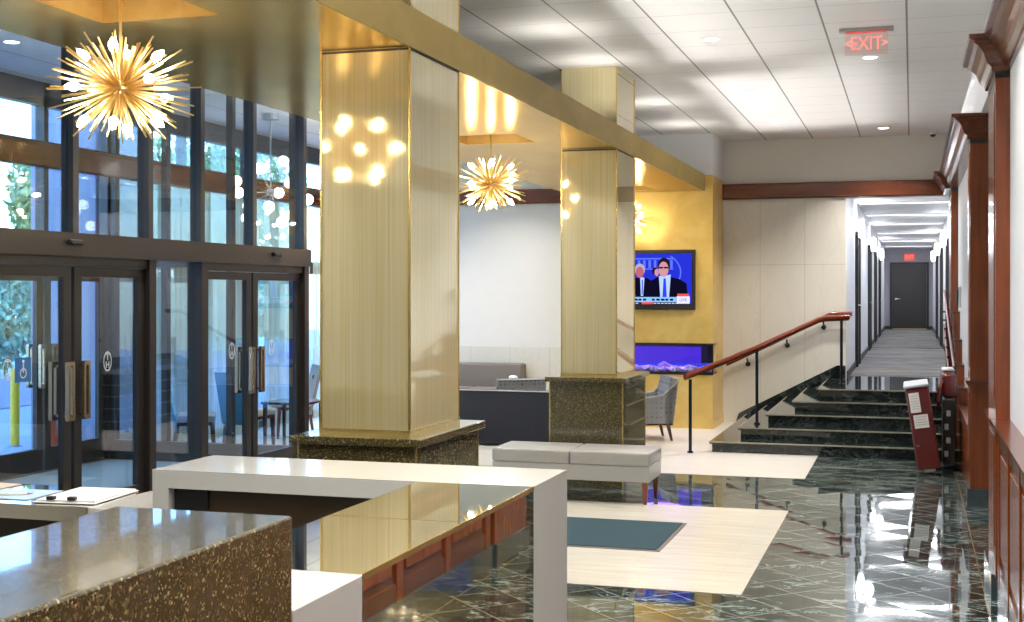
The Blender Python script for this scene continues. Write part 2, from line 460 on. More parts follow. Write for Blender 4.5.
# soffit with coffers
CY = [(10.80 - 5.74 + .04, 11.44 - 5.74 + .06), (10.82, 11.48), (16.56, 17.22)]
cxa, cxb = -3.97, -3.30
b = B()
ys = [-3]
for a0, a1 in CY: ys += [a0, a1]
ys.append(17.62)
for i in range(0, len(ys), 2): b.box(SX0, SX1, ys[i], ys[i + 1], ZS0, ZS1)
for a0, a1 in CY:
    b.box(SX0, cxa, a0, a1, ZS0, ZS1); b.box(cxb, SX1, a0, a1, ZS0, ZS1); b.box(cxa, cxb, a0, a1, ZS1 - .03, ZS1)
st(b, 'ceiling_soffit', 'gold_leaf', 'gold leaf dropped soffit running over the two columns', 'ceiling')
st(box(SX1, SX1 + .012, -3, 17.62, ZS0 - .004, ZS1 + .004), 'trim_2', 'gold_face', 'matt gold fascia along the edge of the dropped soffit', 'trim')

# walls
b = B().box(XO - .1, -.88, YB, YB + .2, 0, ZC).box(-.88, 1.9, YB, YB + .2, 3.18, ZC).box(.66, 1.9, YB, YB + .2, 0, 3.18)
st(b, 'wall_back', 'cream_wall', 'off-white end wall of the lobby above and beside the corridor opening')
st(box(-2.60, -.88, YB - .03, YB, 0, 3.18), 'wall_marble', 'wall_marble', 'cream veined marble wall panels behind the wall handrail')
st(box(XO, -4.5, YB - .02, YB, 0, 1.04), 'wall_lounge', 'wall_marble', 'low cream stone dado behind the taupe banquette')
st(box(XO, -4.5, YB - .012, YB, 1.041, 3.18), 'wall_lounge_upper', 'warm_white', 'cool white wall above the low stone dado')
st(box(XO, .60, YB - .09, YB, 3.185, 3.40, bev=.012), 'trim_3', 'wood_x', 'cherry wood band across the top of the end wall', 'trim')
st(box(XW, 1.9, -3, 9.12, 0, ZC), 'wall_right', 'cool_wall', 'white side wall above the cherry wainscot')
b = B().box(XW, 1.9, 12.0, YB, 0, ZC).box(XW, 1.9, 9.12, 12.0, 3.39, ZC)
st(b, 'wall_side', 'cool_wall', 'white side wall beyond the alcove opening')
st(box(1.9, 2.0, -3, YB, 0, ZC), 'wall_alcove', 'cool_wall', 'white wall at the back of the side alcove')
st(box(XG - .1, XG, -3, 7.38, 0, ZC), 'wall_left', 'white_wall', 'white wall before the glass doors')
st(box(XO, 1.9, -3.1, -3, 0, ZC), 'wall_front', 'white_wall', 'white wall behind the reception')
# fireplace chimney block with recess
fy = 17.66
b = B().box(-4.5, -2.585, fy + .45, YB, 0, ZS1 + .0).box(-4.5, -2.585, fy, fy + .45, 0, .74).box(-4.5, -2.585, fy, fy + .45, 1.16, ZS1)
b.box(-4.5, -4.36, fy, fy + .45, .74, 1.16).box(-2.615, -2.585, fy + .25, fy + .45, .74, 1.16)
chim = st(b, 'wall_fireplace', 'gold_plaster', 'gold plaster chimney breast carrying the television and fireplace')
st(box(-4.5, -2.585, fy + .0, YB, ZS1 + .002, ZC), 'wall_bulkhead', 'white_wall', 'white bulkhead above the gold chimney breast')
st(B().box(-4.51, -2.573, fy - .012, fy, 0, .11).box(-2.585, -2.573, fy, YB - .03, 0, .11), 'baseboard_fireplace', 'gold_plaster', 'low gold baseboard under the fireplace wall', 'baseboard')

# ------------------------------------------------------------------ columns
def column(y0, y1, label):
    t = thing('column', label, 'column', ((CX0 + CX1) / 2, (y0 + y1) / 2, 0), kind='structure')
    hx = (CX1 - CX0) / 2; hy = (y1 - y0) / 2
    box(-hx - .085, hx + .085, -hy - .12, hy + .12, 0, 1.0).obj('column_base', 'quartz', t)
    box(-hx - .125, hx + .125, -hy - .165, hy + .165, 1.0, 1.045, bev=.004).obj('base_cap', 'quartz', t)
    box(-hx, hx, -hy, hy, 1.045, ZC).obj('column_shaft', 'onyx', t)
    g = B()
    for sx in (-1, 1):
        for sy in (-1, 1):
            g.box(sx * hx - .006, sx * hx + .006, sy * hy - .006, sy * hy + .006, 1.045, ZC)
    g.box(-hx - .008, hx + .008, -hy - .012, hy + .012, 1.045, 1.075)
    g.obj('gold_edging', 'gold_trim', t)
    g = B()
    for sx in (-1, 1):
        for sy in (-1, 1):
            x = sx * (hx + .085); y = sy * (hy + .12)
            g.box(x - .006, x + .006, y - .006, y + .006, 0, 1.0)
    g.obj('base_edging', 'gold_trim', t)
    box(-hx - .002, hx + .003, -hy - .002, hy + .002, ZS0 - .016, ZS0 - .002).obj('shadow_gap', 'black', t)
    return t
column(6.82, 7.64, 'golden onyx column on speckled base beside the reception desk')
column(12.18, 13.01, 'golden onyx column on speckled base behind the grey bench')

# ------------------------------------------------------------------ storefronts
PY = [7.45, 8.57, 9.60, 10.44, 11.42, 12.52]
def storefront(X, nm, lab, inner):
    t = thing(nm, lab, 'window', (0, 0, 0), kind='structure')
    w, d = .035, .055
    for y in (PY if inner else PY + [14.1, 15.7, 17.2, 18.6]):
        wide = w
        box(X - d, X + d, y - wide, y + wide, 2.31, ZC).obj('mullion', 'frame_edge', t)
    for y in ([7.45, 9.60, 10.44, 12.52] if inner else [7.45, 9.60, 10.44, 12.52, 14.1, 15.7, 17.2, 18.6]):
        box(X - d - .02, X + d + .02, y - w - .015, y + w + .015, 0, 2.13).obj('jamb', 'frame', t)
    y1 = PY[-1] + .06 if inner else YB
    box(X - .08, X + .10, 7.4, y1, 2.13, 2.31).obj('header', 'frame', t)
    if not inner: box(X - d, X + d, 7.4, y1, 3.78, ZC).obj('head_rail', 'frame_edge', t)
    else: box(X - d, X + d, 7.4, y1, 3.94, ZC).obj('head_rail', 'frame_edge', t)
    for (ya, yb) in ([(9.6, 10.44)] if inner else [(9.6, 10.44), (12.52, 14.1), (14.1, 15.7), (15.7, 17.2), (17.2, 18.6)]):
        box(X - .006, X + .006, ya + .05, yb - .05, .10, 2.13).obj('pane', 'glass', t)
        box(X - d, X + d, ya, yb, 0, .10).obj('sill', 'frame', t)
    ps = PY if inner else PY + [14.1, 15.7, 17.2, 18.6]
    for a, c in zip(ps, ps[1:]):
        box(X - .006, X + .006, a + .035, c - .035, 2.31, 3.80 if not inner else 3.94).obj('pane', 'glass', t)
    for (ya, yb) in ((7.49, 9.55), (10.49, 12.47)):
        B().box(X - .05, X + .05, ya, yb, 2.055, 2.13).obj('door_head', 'frame', t)
        box(X - .05, X + .05, ya, yb, 0, .012).obj('threshold', 'frame_edge', t)
    return t
storefront(XG, 'window_1', 'dark framed inner glass storefront beside the lobby', True)
storefront(XO, 'window_2', 'dark framed outer glass storefront facing the street', False)
dn = [0]
def door(X, y0, y1, hy, label, logo=False, wheel=False):
    dn[0] += 1
    t = thing('door_%d' % dn[0], label, 'door', (X, (y0 + y1) / 2, 0), kind='structure')
    h = (y1 - y0) / 2 - .004; z0, z1 = .015, 2.05; sw = .095
    b = B().box(-.025, .025, -h, -h + sw, z0, z1).box(-.025, .025, h - sw, h, z0, z1)
    b.box(-.025, .025, -h + sw, h - sw, z0, .25).box(-.025, .025, -h + sw, h - sw, z1 - .075, z1)
    b.obj('door_frame', 'frame', t)
    box(-.005, .005, -h + sw, h - sw, .25, z1 - .075).obj('pane', 'glass', t)
    # D-shaped pull handles on both sides
    yy = hy * (h - sw / 2)
    hd = B()
    for sx in (-1, 1):
        x = sx * .075
        ring = []
        for k in range(20):
            an = 2 * PI * k / 20
            cy_ = max(-1, min(1, 1.5 * math.cos(an))); cz = max(-1, min(1, 1.5 * math.sin(an)))
            ring.append((cy_ * .040, cz * .225))
        outer = [(yy + p[0], 1.10 + p[1]) for p in ring]; inner = [(yy + p[0] * .45, 1.10 + p[1] * .87) for p in ring]
        for k in range(20):
            k2 = (k + 1) % 20
            a, b2, c2, d2 = outer[k], outer[k2], inner[k2], inner[k]
            vs = [(x - .016, *a), (x - .016, *b2), (x - .016, *c2), (x - .016, *d2), (x + .016, *a), (x + .016, *b2), (x + .016, *c2), (x + .016, *d2)]
            hd._add(vs, [(0, 1, 2, 3), (4, 7, 6, 5), (0, 4, 5, 1), (2, 6, 7, 3)])
        for z in (.91, 1.29):
            hd.tube((sx * .02, yy, z), (x, yy, z), .012)
    bmesh.ops.remove_doubles(hd.bm, verts=hd.bm.verts, dist=1e-5)
    hd.obj('handle', 'bronze', t)
    if logo:
        lg = B(); n = 28
        for k in range(n):
            a0 = 2 * PI * k / n; a1 = 2 * PI * (k + 1) / n
            q = []
            for an, f in ((a0, 1), (a1, 1), (a1, .86), (a0, .86)): q.append((.008, logo + .055 * f * math.cos(an), 1.30 + .08 * f * math.sin(an)))
            lg._add(q + [(.010, p[1], p[2]) for p in q], [(0, 1, 2, 3), (4, 7, 6, 5), (0, 4, 5, 1), (2, 6, 7, 3)])
        lg.obj('oval_emblem', 'paper', t)
        text('emblem_letters', 'T', .075, 'paper', t, (.0095, logo, 1.333), (PI / 2, 0, PI / 2))
        text('emblem_letters', 'H', .075, 'paper', t, (.0095, logo, 1.27), (PI / 2, 0, PI / 2))
    if wheel:
        y = wheel
        box(.007, .009, y - .09, y + .09, 1.20, 1.38).obj('access_decal', 'blue_decal', t)
        w_ = B()
        for k in range(16):
            a0 = 2 * PI * k / 16; a1 = 2 * PI * (k + 1) / 16
            q = [(.0095, y + .038 * f * math.cos(a), 1.265 + .038 * f * math.sin(a)) for a, f in ((a0, 1), (a1, 1), (a1, .75), (a0, .75))]
            w_._add(q + [(.0105, p[1], p[2]) for p in q], [(0, 1, 2, 3), (4, 7, 6, 5), (0, 4, 5, 1), (2, 6, 7, 3)])
        w_.box(.0095, .0105, y - .006, y + .006, 1.27, 1.335).ball((.01, y, 1.35), .002, .013, .013, 10, 6)
        w_.obj('access_symbol', 'paper', t)
    return t
M['blue_decal'] = P('blue_decal', (.04, .18, .50), .4)
door(XG, 7.50, 8.555, .93, 'inner glass door leaf with bronze pull handle before the speckled counter', logo=-.19, wheel=-.02)
door(XG, 8.585, 9.55, -.93, 'inner glass door leaf hinged beside the narrow fixed pane', logo=-.02)
door(XG, 10.49, 11.405, .93, 'inner glass door leaf showing the blue chair behind it', logo=.1)
door(XG, 11.435, 12.47, -.93, 'inner glass door leaf next to the golden column', logo=-.1)
door(XO, 7.50, 8.555, .93, 'outer glass street door leaf at the near end')
door(XO, 8.585, 9.55, -.93, 'outer glass street door leaf beside the first fixed pane')
door(XO, 10.49, 11.405, .93, 'outer glass street door leaf in front of the yellow bollard')
door(XO, 11.435, 12.47, -.93, 'outer glass street door leaf in front of the orange cone')
# vestibule end partitions
t = thing('window_3', 'glass partition closing the far end of the vestibule', 'window', (0, 12.56, 0), kind='structure')
for x in (-8.50, -7.85, -7.05, -6.30): box(x - .035, x + .035, -.04, .04, 0, ZC).obj('mullion', 'frame', t)
box(-8.5, -6.3, -.045, .045, 2.13, 2.27).obj('header', 'frame', t)
box(-8.5, -6.3, -.04, .04, 0, .22).obj('sill', 'frame', t)
for a, c in ((-8.46, -7.89), (-7.81, -7.09), (-7.01, -6.34)):
    box(a, c, -.005, .005, .22, 2.13).obj('pane', 'glass', t); box(a, c, -.005, .005, 2.27, ZC).obj('pane', 'glass', t)
st(box(XO, XG, 7.34, 7.40, 0, ZC), 'wall_vestibule', 'white_wall', 'white wall closing the near end of the vestibule')
# wood band on the outer glazing
st(box(XO + .06, XO + .16, 7.42, YB - .1, 3.13, 3.40, bev=.02), 'trim_4', 'wood_y', 'cherry wood band running across the outer glazing', 'trim')
# door sensors
for k, (y, lb) in enumerate(((8.47, 'small dark door sensor on the header over the first pair of doors'), (11.75, 'small dark door sensor on the header over the second pair of doors'))):
    t = thing('door_sensor', lb, 'sensor', (XG + .10, y, 2.235))
    B().tube((.02, -.075, 0), (.02, .075, 0), .022, n=12).obj('housing', 'black', t)
    B().tube((.034, -.06, -.006), (.034, .06, -.006), .012, n=10).obj('lens', 'frame_edge', t)

# curtains
def curtain(y0, y1, label):
    b = B(); n = int((y1 - y0) / .03); rows = []
    for i in range(n + 1):
        y = y0 + (y1 - y0) * i / n; x = XO + .26 + .028 * math.sin(i * 1.1) + .01 * math.sin(i * .37)
        rows.append((x, y))
    vs = [[b.bm.verts.new((x, y, z)) for z in (.03, 1.1, 2.1, 3.1)] for x, y in rows]
    for a, c in zip(vs, vs[1:]):
        for k in range(3): b.bm.faces.new((a[k], c[k], c[k + 1], a[k + 1]))
    o = b.obj('sheer_curtain', 'sheer', smooth=True)
    tag(o, label, 'curtain', 'sheer curtains along the street glazing')
curtain(12.75, 14.05, 'pale yellow sheer curtain next to the vestibule partition')
curtain(14.15, 15.65, 'pale yellow sheer curtain beside the globe chandelier')
curtain(15.75, 17.15, 'pale yellow sheer curtain behind the blue armless chair')
curtain(17.25, 17.75, 'pale yellow sheer curtain in the corner by the taupe banquette')
box(XO + .2, XO + .3, 12.7, 18.55, 3.105, 3.128).obj('curtain_track', 'frame_edge', label='dark curtain track under the wood band', category='curtain track')

# ------------------------------------------------------------------ outside
st(box(-45, XO - .1, -12, 60, -.15, -.01), 'ground', 'pavement', 'pale concrete pavement outside the doors', 'pavement')
st(box(-14.2, -13.9, 2, 44, -.01, .50, bev=.02), 'wall_planter', 'planter', 'low pale concrete planter wall outside')
st(box(-40, -14.2, 2, 44, -.01, .40), 'ground_bed', 'leaf', 'planted bed behind the planter wall', 'ground')
st(box(-9.95, -9.05, 13.0, 13.85, -.01, 6, bev=.01), 'column_outside', 'granite', 'speckled grey granite pillar outside the glass', 'column')
t = thing('bollard', 'yellow steel bollard on the pavement outside the doors', 'bollard', (-10.4, 13.3, -.01))
B().lathe([(.055, 0), (.055, .90), (.045, .94), (.02, .955), (0, .96)], n=20).obj('post', 'yellow', t, smooth=True)
B().lathe([(.09, 0), (.09, .015), (.056, .02)], n=20).obj('foot_plate', 'grey_metal', t)
t = thing('traffic_cone', 'orange traffic cone on the pavement beside the granite pillar', 'traffic cone', (-9.42, 12.62, -.01))
B().lathe([(.16, .03), (.03, .72), (.02, .72)], n=24).obj('cone_body', 'orange', t, smooth=True)
box(-.19, .19, -.19, .19, 0, .03, bev=.01).obj('cone_base', 'orange', t)
B().lathe([(.118, .235), (.088, .365)], n=24).obj('reflective_band', 'reflective', t)
def leaves(cx, cy, cz, rx, ry, rz, n, sz, rnd):
    b = B()
    for _ in range(n):
        while True:
            v = Vector((rnd.uniform(-1, 1), rnd.uniform(-1, 1), rnd.uniform(-1, 1)))
            if .25 < v.length < 1: break
        k = .8 + .25 * math.sin(v.x * 5 + cx) * math.cos(v.y * 4 + v.z * 5)
        c = Vector((cx + v.x * rx * k, cy + v.y * ry * k, cz + v.z * rz * k))
        e = Euler((rnd.uniform(0, 6), rnd.uniform(0, 6), rnd.uniform(0, 6))).to_matrix()
        s_ = sz * rnd.uniform(.6, 1.3)
        q = [c + e @ Vector(p) for p in ((-s_, 0, 0), (0, -s_ * .5, 0), (s_, 0, 0), (0, s_ * .5, .01))]
        b._add(q, [(0, 1, 2, 3)])
    return b
rr = random.Random(3)
for (x, y, h, lab) in ((-15.0, 14.5, 2.2, 'clipped green shrub in the bed nearest the street doors'), (-15.2, 18.9, 2.4, 'bushy green shrub in the bed outside behind the bollard'),
                       (-15.0, 23.3, 2.1, 'green shrub in the bed beyond the granite pillar'), (-15.3, 27.7, 2.5, 'tall green shrub seen through the sheer curtains')):
    t = thing('shrub', lab, 'shrub', (x, y, .4), group=None)
    leaves(0, 0, h * .5, 1.5, 2.1, h * .55, 5200, .085, rr).obj('foliage', 'leaf', t)
    B().tube((0, 0, 0), (0, 0, h * .6), .07, .03).obj('stem', 'bark', t)
for (x, y, h, r, m, lab) in ((-19, 20.5, 5.6, 1.7, 'leaf', 'tall green tree beyond the planter nearest the doors'), (-20, 29, 6.5, 2.6, 'leaf2', 'pale green tree seen through the curtained glass'),
                          (-21, 37, 7.0, 2.8, 'leaf2', 'pale yellow green tree farthest down the street'), (-17.5, 24.5, 5.0, 1.6, 'leaf2', 'slim yellow green tree between the taller trees')):
    t = thing('tree', lab, 'tree', (x, y, .4))
    leaves(0, 0, h * .62, r, r, h * .36, 6000, .13, rr).obj('crown', m, t)
    b = B().tube((0, 0, 0), (0, 0, h * .6), .14, .07)
    for k in range(5): b.tube((0, 0, h * .35 + k * .25), (r * .6 * math.cos(k * 2.2), r * .6 * math.sin(k * 2.2), h * .55 + k * .3), .05, .015, 8)
    b.obj('trunk', 'bark', t)

# ------------------------------------------------------------------ reception desk
QX0, QX1 = -1.49, -1.108
box(QX0, QX1, .45, 2.205, 0, 1.433, bev=.005, seg=2).obj('speckled_counter', 'quartz', label='tall brown speckled quartz counter at the front of the reception desk', category='counter')
t = thing('desk_end_block', 'low white quartz block between the speckled counter and the mirrored counter', 'counter', ((QX0 + QX1) / 2, 2.368, 0))
box(-.191, .1915, -.160, .160, 0, 1.256, bev=.002).obj('waterfall_slab', 'white_quartz', t)
t = thing('mirrored_counter', 'long mirror clad counter between the white block and the white arch', 'counter', ((QX0 + QX1) / 2, 3.18, 0))
L = .647
box(-.185, .180, -L, L, .002, 1.244).obj('counter_core', 'dark_brown', t)
box(-.191, .1905, -L, L, 1.246, 1.256).obj('mirror_top', 'mirror', t)
for a, c in ((-L, -.001), (.001, L)): box(.181, .1905, a, c, .002, 1.2455).obj('mirror_side', 'mirror', t)
box(-.191, .1905, -.001, .001, 1.2562, 1.2567).obj('joint_line', 'gold_trim', t)
box(.1883, .1922, -L, L, 1.243, 1.2572).obj('gold_edge', 'gold_trim', t)
t = thing('white_arch_counter', 'white quartz waterfall counter standing before the golden column', 'counter', (-1.777, 4.03, 0))
ax = .669; ay = .200
B().prism([(-ax, 0), (-ax, 1.256), (ax, 1.256), (ax, 0), (ax - .061, 0), (ax - .061, 1.195), (-ax + .061, 1.195), (-ax + .061, 0)], 'y', -ay, ay).obj('waterfall_slab', 'white_quartz', t)
box(-ax + .062, ax - .062, -ay + .045, -ay + .065, 0, 1.194).obj('back_panel', 'dark_brown', t)
box(-ax + .062, -ax + .19, -ay + .035, -ay + .044, 0, 1.194).obj('end_panel', 'black', t)
t = thing('accessible_counter', 'lower counter with a mirror top and white end carrying the clipboard', 'counter', (-3.35, 4.03, 0))
box(.648, .903, -ay, ay, 1.062, 1.115, bev=.002).obj('white_slab', 'white_quartz', t)
box(-1.3, .647, -ay, ay, 1.062, 1.108).obj('counter_core', 'gold_trim', t)
box(-1.3, .647, -ay, ay, 1.109, 1.115).obj('mirror_top', 'mirror', t)
box(-1.3, .647, -ay - .006, -ay - .001, 1.064, 1.115).obj('mirror_front', 'mirror', t)
box(-1.3, .88, ay - .10, ay - .07, 0, 1.061).obj('back_panel', 'dark_brown', t)
box(.84, .90, -ay + .02, ay, 0, 1.061).obj('leg', 'white_quartz', t)
# clipboard and papers
t = thing('clipboard', 'white clipboard with a stack of sheets on the lower counter', 'clipboard', (-2.84, 4.02, 1.116), rz=.10)
box(-.12, .12, -.155, .165, 0, .004, bev=.0015).obj('board', 'paper', t)
box(-.112, .112, -.14, .158, .0045, .010).obj('sheets', 'paper', t)
for x in (-.055, .025): B().box(x - .015, x + .015, -.15, -.128, .0105, .023, bev=.003).obj('clip', 'black', t)
t = box(-.12, .12, -.11, .11, 0, .002).obj('leaflet', 'blue_paper', label='pale blue leaflet lying on the mirror top by the clipboard', category='leaflet'); t.location = (-3.12, 4.0, 1.116); t.rotation_euler = (0, 0, .05)
t = thing('pen', 'cream pen lying on the pale blue leaflet', 'pen', (-3.10, 3.97, 1.1225), rz=.45)
B().tube((-.07, 0, 0), (.04, 0, 0), .004).obj('barrel', 'pen', t); B().tube((.04, 0, 0), (.06, 0, 0), .004, .001).obj('tip', 'steel', t)
t = box(-.11, .11, -.08, .08, 0, .003).obj('sheet_of_paper', 'pink_paper', label='peach coloured sheet at the outer end of the lower counter', category='paper'); t.location = (-3.37, 4.13, 1.116); t.rotation_euler = (0, 0, -.06)

# ------------------------------------------------------------------ entrance mat
t = thing('entrance_mat', 'teal entrance mat with dark rubber border on the beige stone', 'mat', (-2.66, 9.765, .003))
B().box(-.94, .94, -.595, .595, 0, .006, bev=.003).obj('rubber_border', 'mat_edge', t)
box(-.91, .91, -.565, .565, .0062, .012, bev=.002).obj('pile', 'mat', t)

# ------------------------------------------------------------------ bench
def leg_taper(x, y, z0, z1, r0, r1, dx=0, dy=0):
    return B().loft([[(x + dx - r0, y + dy - r0, z0), (x + dx + r0, y + dy - r0, z0), (x + dx + r0, y + dy + r0, z0), (x + dx - r0, y + dy + r0, z0)],
                     [(x - r1, y - r1, z1), (x + r1, y - r1, z1), (x + r1, y + r1, z1), (x - r1, y + r1, z1)]])
t = thing('bench', 'light grey leather two cushion bench in front of the column base', 'bench', (-2.90, 11.43, .003))
hw, hd = .72, .29
for a, c in ((-hw, -.004), (.004, hw)):
    cu = box(a, c, -hd, hd, .335, .455, bev=.018, seg=3).obj('cushion', 'leather', t, smooth=True)
box(-hw + .004, hw - .004, -hd + .004, hd - .004, .195, .332, bev=.006).obj('seat_frame', 'leather', t)
for sx in (-1, 1):
    for sy in (-1, 1):
        leg_taper(sx * (hw - .045), sy * (hd - .05), 0, .196, .015, .026).obj('leg', 'leg_wood', t)

# ------------------------------------------------------------------ lounge furniture
t = thing('sofa', 'charcoal sofa turned with its tall back towards the lobby', 'sofa', (-4.55, 15.35, .004))
W = 1.35
box(-W, W, -.42, -.22, .015, .672, bev=.03, seg=3).obj('backrest', 'charcoal', t, smooth=True)
box(-W, -W + .2, -.215, .42, .06, .56, bev=.03, seg=3).obj('arm', 'charcoal', t, smooth=True)
box(W - .2, W, -.215, .42, .06, .56, bev=.03, seg=3).obj('arm', 'charcoal', t, smooth=True)
box(-W + .205, W - .205, -.215, .40, .06, .30).obj('seat_base', 'charcoal', t)
for k in range(3):
    a = -W + .21 + k * .76
    box(a, a + .75, -.21, .42, .305, .44, bev=.03, seg=3).obj('seat_cushion', 'charcoal', t, smooth=True)
B().path([(-W + .02, -.42, .668), (W - .02, -.42, .668)], .007).obj('piping', 'piping', t)
for x in (-W + .1, W - .1):
    for y in (-.35, .35): B().tube((x, y, 0), (x, y, .07), .02, .025).obj('leg', 'leg_wood', t)
t = thing('banquette', 'long taupe upholstered banquette against the end wall', 'banquette', (-6.95, 18.22, .004))
box(-1.45, 1.45, .14, .40, .05, .80, bev=.03, seg=3).obj('backrest', 'taupe', t, smooth=True)
box(-1.45, 1.45, -.35, .14, .0, .30).obj('seat_base', 'charcoal', t)
for k in range(4): box(-1.44 + k * .722, -1.44 + .715 + k * .722, -.37, .135, .302, .46, bev=.03, seg=3).obj('seat_cushion', 'taupe', t, smooth=True)

def armchair(label, loc, rz):
    # local: faces -Y, back at +Y
    t = thing('armchair', label, 'armchair', loc, rz, 'grey patterned armchairs')
    b = B()
    prof = [(.24, .22), (.33, .22), (.40, .77), (.30, .79), (.22, .45)]
    b.prism([(p[0], p[1]) for p in prof], 'x', -.33, .33)
    b.obj('backrest', 'pattern', t)
    for sx in (-1, 1):
        x0, x1 = (sx * .33, sx * .265) if sx < 0 else (.265, .33)
        B().prism([(-.30, .22), (.32, .22), (.37, .72), (.20, .57), (-.27, .50), (-.31, .46)], 'x', min(x0, x1), max(x0, x1)).obj('arm', 'pattern', t)
    box(-.262, .262, -.31, .24, .31, .44, bev=.025, seg=3).obj('seat_cushion', 'pattern', t, smooth=True)
    box(-.30, .30, -.29, .30, .22, .305).obj('seat_frame', 'pattern', t)
    box(-.31, .31, -.30, .33, .195, .219).obj('base_rail', 'dark_leg', t)
    pp = B()
    for sx in (-1, 1):
        pp.path([(sx * .332, -.31, .46), (sx * .332, -.27, .505), (sx * .332, .20, .575), (sx * .332, .37, .725), (sx * .332, .40, .775)], .006, 6)
    pp.path([(-.332, .40, .778), (.332, .40, .778)], .006, 6)
    pp.obj('piping', 'piping', t)
    for sx in (-1, 1):
        leg_taper(sx * .28, -.26, 0, .2, .013, .024).obj('leg', 'dark_leg', t)
        leg_taper(sx * .28, .27, 0, .2, .014, .024, 0, .05).obj('leg', 'dark_leg', t)
    return t
a0 = armchair('grey patterned armchair beside the golden column base before the fireplace', (-3.27, 16.25, .004), -PI / 2 + .38)
dup(a0, None, 'grey patterned armchair whose top shows above the charcoal sofa', (-5.10, 16.62, .004), PI + .62)
bpy.data.objects['armchair.001'].scale = (1, 1, .915)
t = thing('side_table', 'small round side table behind the patterned armchairs', 'table', (-5.32, 17.35, .004))
B().lathe([(.16, 0), (.16, .015), (.02, .03)], n=20).obj('foot', 'dark_leg', t, smooth=True); B().tube((0, 0, .02), (0, 0, .58), .02).obj('pole', 'dark_leg', t)
B().lathe([(.0, .58), (.2, .58), (.2, .605), (0, .605)], n=28).obj('table_top', 'dark_leg', t)
t = thing('bowl', 'white rounded bowl standing on the side table behind the armchairs', 'bowl', (-5.32, 17.35, .612))
B().lathe([(.0, 0), (.035, .0), (.062, .03), (.066, .06), (.045, .085), (.0, .09)], n=24).obj('bowl_body', 'reflective', t, smooth=True)
# cafe corner chairs
def cafe_chair(label, loc, rz, back, seat):
    t = thing('dining_chair', label, 'chair', loc, rz)
    # faces -Y ; back at +Y
    sl = .12
    o = B(); x = .235
    # backrest with a hand slot: five slabs
    def slab(x0, x1, z0, z1):
        y = lambda z: .22 + (z - .45) / .5 * sl
        o.loft([[(x0, y(z0), z0), (x1, y(z0), z0), (x1, y(z0) + .04, z0), (x0, y(z0) + .04, z0)], [(x0, y(z1), z1), (x1, y(z1), z1), (x1, y(z1) + .04, z1), (x0, y(z1) + .04, z1)]])
    slab(-x, x, .30, .74); slab(-x, -.05, .7401, .79); slab(.05, x, .7401, .79); slab(-x, x, .7901, .92)
    o.obj('backrest', back, t)
    box(-.23, .23, -.22, .215, .40, .48, bev=.02, seg=3).obj('seat', seat, t, smooth=True)
    box(-.21, .21, -.20, .20, .36, .398).obj('seat_frame', 'leg_wood', t)
    for sx in (-1, 1):
        leg_taper(sx * .19, -.18, 0, .37, .014, .022, 0, -.02).obj('leg', 'leg_wood', t)
        leg_taper(sx * .19, .20, 0, .37, .014, .022, 0, .06).obj('leg', 'leg_wood', t)
    return t
cafe_chair('teal armless chair with a hand slot, back turned to the doors', (-7.50, 13.82, .004), PI - .15, 'teal_chair', 'cream_seat')
cafe_chair('blue armless chair in profile just inside the glass partition', (-7.76, 13.04, .004), PI / 2 + .5, 'teal_chair', 'cream_seat')
cafe_chair('grey armless chair beyond the teal chair', (-7.62, 15.1, .004), -.9, 'grey_chair', 'cream_seat')
t = thing('low_table', 'low dark square table between the teal chair and the golden column', 'table', (-6.90, 13.75, .004))
box(-.28, .28, -.28, .28, .56, .59, bev=.006).obj('table_top', 'dark_leg', t)
for x in (-.24, .24):
    for y in (-.24, .24): leg_taper(x, y, 0, .559, .014, .02).obj('leg', 'dark_leg', t)

